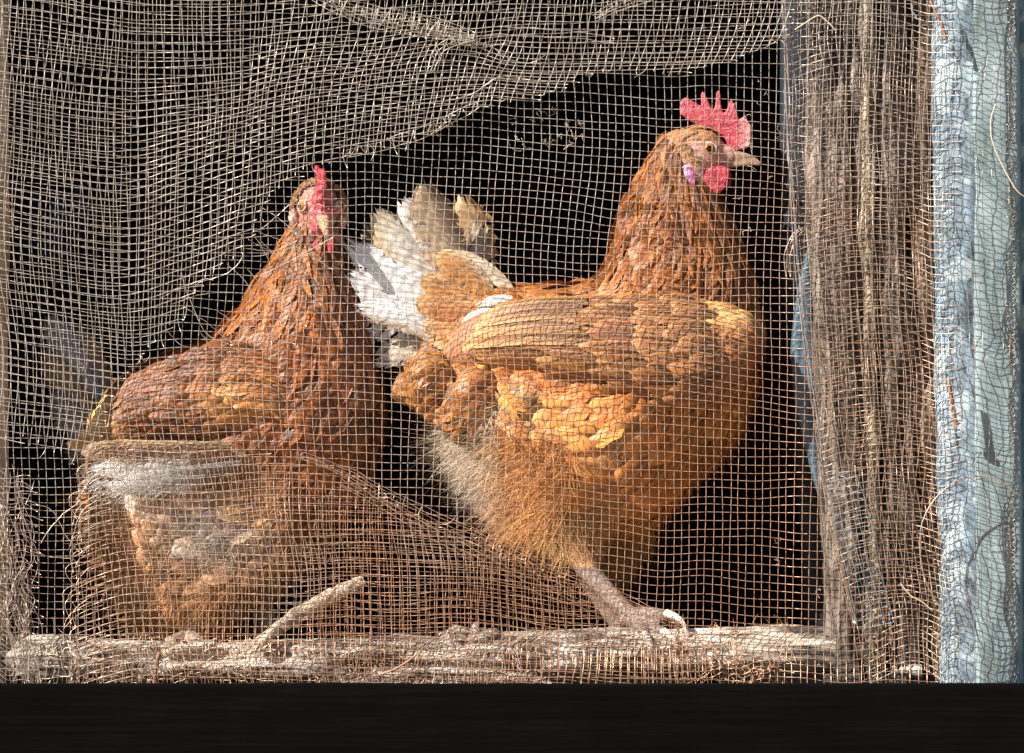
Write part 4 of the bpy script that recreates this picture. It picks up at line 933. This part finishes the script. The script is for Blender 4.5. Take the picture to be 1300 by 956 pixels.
# --- 4: folded sheet over the right timbers
ey = [-80, 0, 200, 350, 500, 620, 790, 900]; ex = [993, 995, 1003, 1012, 1030, 1046, 1084, 1096]
def warp4(u, v):
    e = np.interp(v, ey, ex); k = (u-1000)/290.
    x = e+(1288-e)*k+4*vnoise(u/50., v/60., 21.)
    bow = -22*np.sin(np.pi*np.clip(k/.62, 0, 1))*(1+.4*vnoise(v/90., 3.3))
    b2 = -9*np.exp(-((x-1235)/26.)**2)*sstep(350, 520, v)
    y = v+6+bow+b2+5*vnoise(u/80., v/70., 30.)
    d = -.007-.005*vnoise(u/34., v/45., 11.)-.018*np.exp(-((x-1221)/36.)**2)+.008*sstep(1245, 1270, x)
    return x, y, d
t4 = Tubes(); wires(t4, warp4, 1000, 1290, -80, 876, None, pitch=9.4, seed=4, jit=.6)
for k in range(2): loose(t4, [(993+k*3, -10), (1001+k*4, 200), (1011+k*4, 350), (1030+k*3, 500), (1046+k*2, 620), (1084+k, 790)], -.008, .00045, 90, .3)
for y0 in np.arange(5, 870, 9.4):    # looped selvedge at the right edge
    loose(t4, [(1280, y0), (1287, y0+1.5), (1289, y0+5), (1284, y0+8.5)], .001, .0004, 8, .4)
pleat(t4, [(1002, 352), (1000, 320), (1008, 300), (1020, 290)], -.008, 3, 8, .003, False)
s4 = t4.build('folded_wire_sheet', M['wire3']); tag(s4, 'brown wire sheet folded over the timbers on the right', 'wire screen')
tb = Tubes(); loose(tb, [(994, 110), (999, 170), (1003, 230), (1009, 320), (1018, 430), (1030, 520), (1041, 585)], -.010, .00034, 90, .8)
wires(tb, lambda u, v: (u+.24*(v-590)+3*vnoise(u/30., v/40.), v-.16*(u-1040)+3*vnoise(u/30., v/40., 5.), -.011+.002*vnoise(u/20., v/20.)), 1040, 1086, 560, 800, lambda x, y: (y > 585+(x-1045)*.4+8*np.sin(x*.3)), pitch=10.4, seed=9, r=.00026)
o = tb.build('selvedge_wires', M['bright']); tag(o, 'bright bluish edge wires slanting down beside the rough grey post', 'wire')

# --- crumpled bits
def crumple(name, x0, x1, y0, y1, d, sc, amp, pitch, label, mat, seed):
    tb = Tubes()
    def wp(u, v):
        return u+sc*fbm(u/28., v/28., seed, 3)*2.2, v+sc*fbm(u/28.+9, v/28., seed+4., 3)*2.2, d+amp*fbm(u/22., v/22., seed+8., 3)
    wires(tb, wp, x0, x1, y0, y1, lambda x, y: (fbm(x/60., y/40., seed)*30+np.minimum(np.minimum(x-x0, x1-x), (np.minimum(y-y0, y1-y))*1.6)) > 4, pitch=pitch, seed=int(seed), jit=1.2, fray=.9)
    o = tb.build(name, mat); tag(o, label, 'wire screen'); return o
crumple('crumpled_wire', 850, 1010, 792, 880, -.006, 14, .012, 6.0, 'crumpled wad of wire over the log sill below the right hen foot', M['wire'], 41.)
crumple('crumpled_wire', 380, 700, 815, 880, -.006, 9, .010, 7.5, 'crumpled wire along the middle of the log sill', M['wire3'], 44.)
crumple('crumpled_wire', 20, 370, 806, 880, -.008, 10, .010, 7.2, 'crumpled wire over the left end of the log sill', M['wire2'], 47.)
tb = Tubes()
for k in range(60):
    x0 = rng.uniform(-4, 40); y0 = rng.uniform(560, 800); l = rng.uniform(60, 170); yy = np.linspace(0, 1, 6)
    xx = x0+rng.normal(0, 5)*yy+9*np.sin(yy*rng.uniform(2, 7)+rng.uniform(0, 6))
    if y0+l > 790: xx = xx+np.clip((y0+l*yy-740)/60, 0, 1)*rng.uniform(-6, 32)
    loose(tb, list(zip(xx, y0+l*yy)), [-.008+rng.normal(0, .003), -.010+rng.normal(0, .003)], RW, 36, 1.0)
for k in range(40):
    y0 = 600+k*6.8; loose(tb, [(-6, y0-8), (12, y0+6), (28, y0+4), (44+rng.normal(0, 6), y0+rng.uniform(4, 18))], -.009, RW, 14, .6)
o = tb.build('wire_tangle', M['wire3']); tag(o, 'tangle of unravelled wire bunched down the left post', 'wire')
# loose single wires and stalks
def strand(name, label, pts, d, r, mat, cat='wire'):
    tb = Tubes(8); tb.add(W(*resamp(np.array(pts, float), 50).T, np.full(50, d)), np.r_[np.full(42, r), np.linspace(r, r*.5, 8)]); o = tb.build(name, mat); tag(o, label, cat)
strand('loose_wire', 'long pale wire curling down over the blue edge at upper right', [(1264, 132), (1258, 152), (1259, 176), (1270, 205), (1281, 226), (1293, 244), (1304, 252)], -.02, .00045, M['straw'])
strand('loose_wire', 'long copper wire arching over the blue moulding at lower right', [(1292, 628), (1258, 606), (1222, 608), (1190, 630), (1172, 660), (1168, 700), (1176, 740), (1196, 776)], -.022, .0006, M['wire3'])
strand('loose_wire', 'short pale wire slanting across the grey board at lower right', [(1143, 740), (1156, 756), (1172, 765), (1184, 776)], -.018, .0004, M['straw'])
strand('loose_wire', 'short bent wire end near the top of the right timbers', [(1157, 4), (1158, 14), (1163, 22), (1160, 22)], -.018, .0006, M['bright'])
strand('loose_wire', 'pale angled wire across the top of the rough grey post', [(1009, 38), (1024, 28), (1040, 20), (1052, 29), (1062, 40)], -.016, .00045, M['straw'])
strand('straw_stalk', 'thin straw lying over the lower part of the log at middle', [(478, 858), (500, 850), (520, 838), (534, 826)], -.018, .0009, M['rust'], 'straw')
# lint and chaff caught in the wire
tb = Tubes(3)
for k in range(130):
    x0, y0 = [(rng.uniform(930, 1060), rng.uniform(20, 300)), (rng.uniform(1020, 1180), rng.uniform(0, 860)), (rng.uniform(0, 1250), rng.uniform(0, 860)), (rng.uniform(40, 1100), rng.uniform(800, 866)), (rng.uniform(640, 740), rng.uniform(140, 190))][k % 5]
    l = rng.uniform(3, 11); P = np.cumsum(rng.normal(0, l*.35, (8, 2)), 0)+np.array([x0, y0]); tb.add(W(P[:, 0], P[:, 1], rng.uniform(-.004, .003)+rng.normal(0, .0006, 8)), rng.uniform(.00008, .00022))
o = tb.build('lint', M['straw']); tag(o, 'pale chaff, feather lint and straw bits caught in the wires', 'lint', kind='stuff')
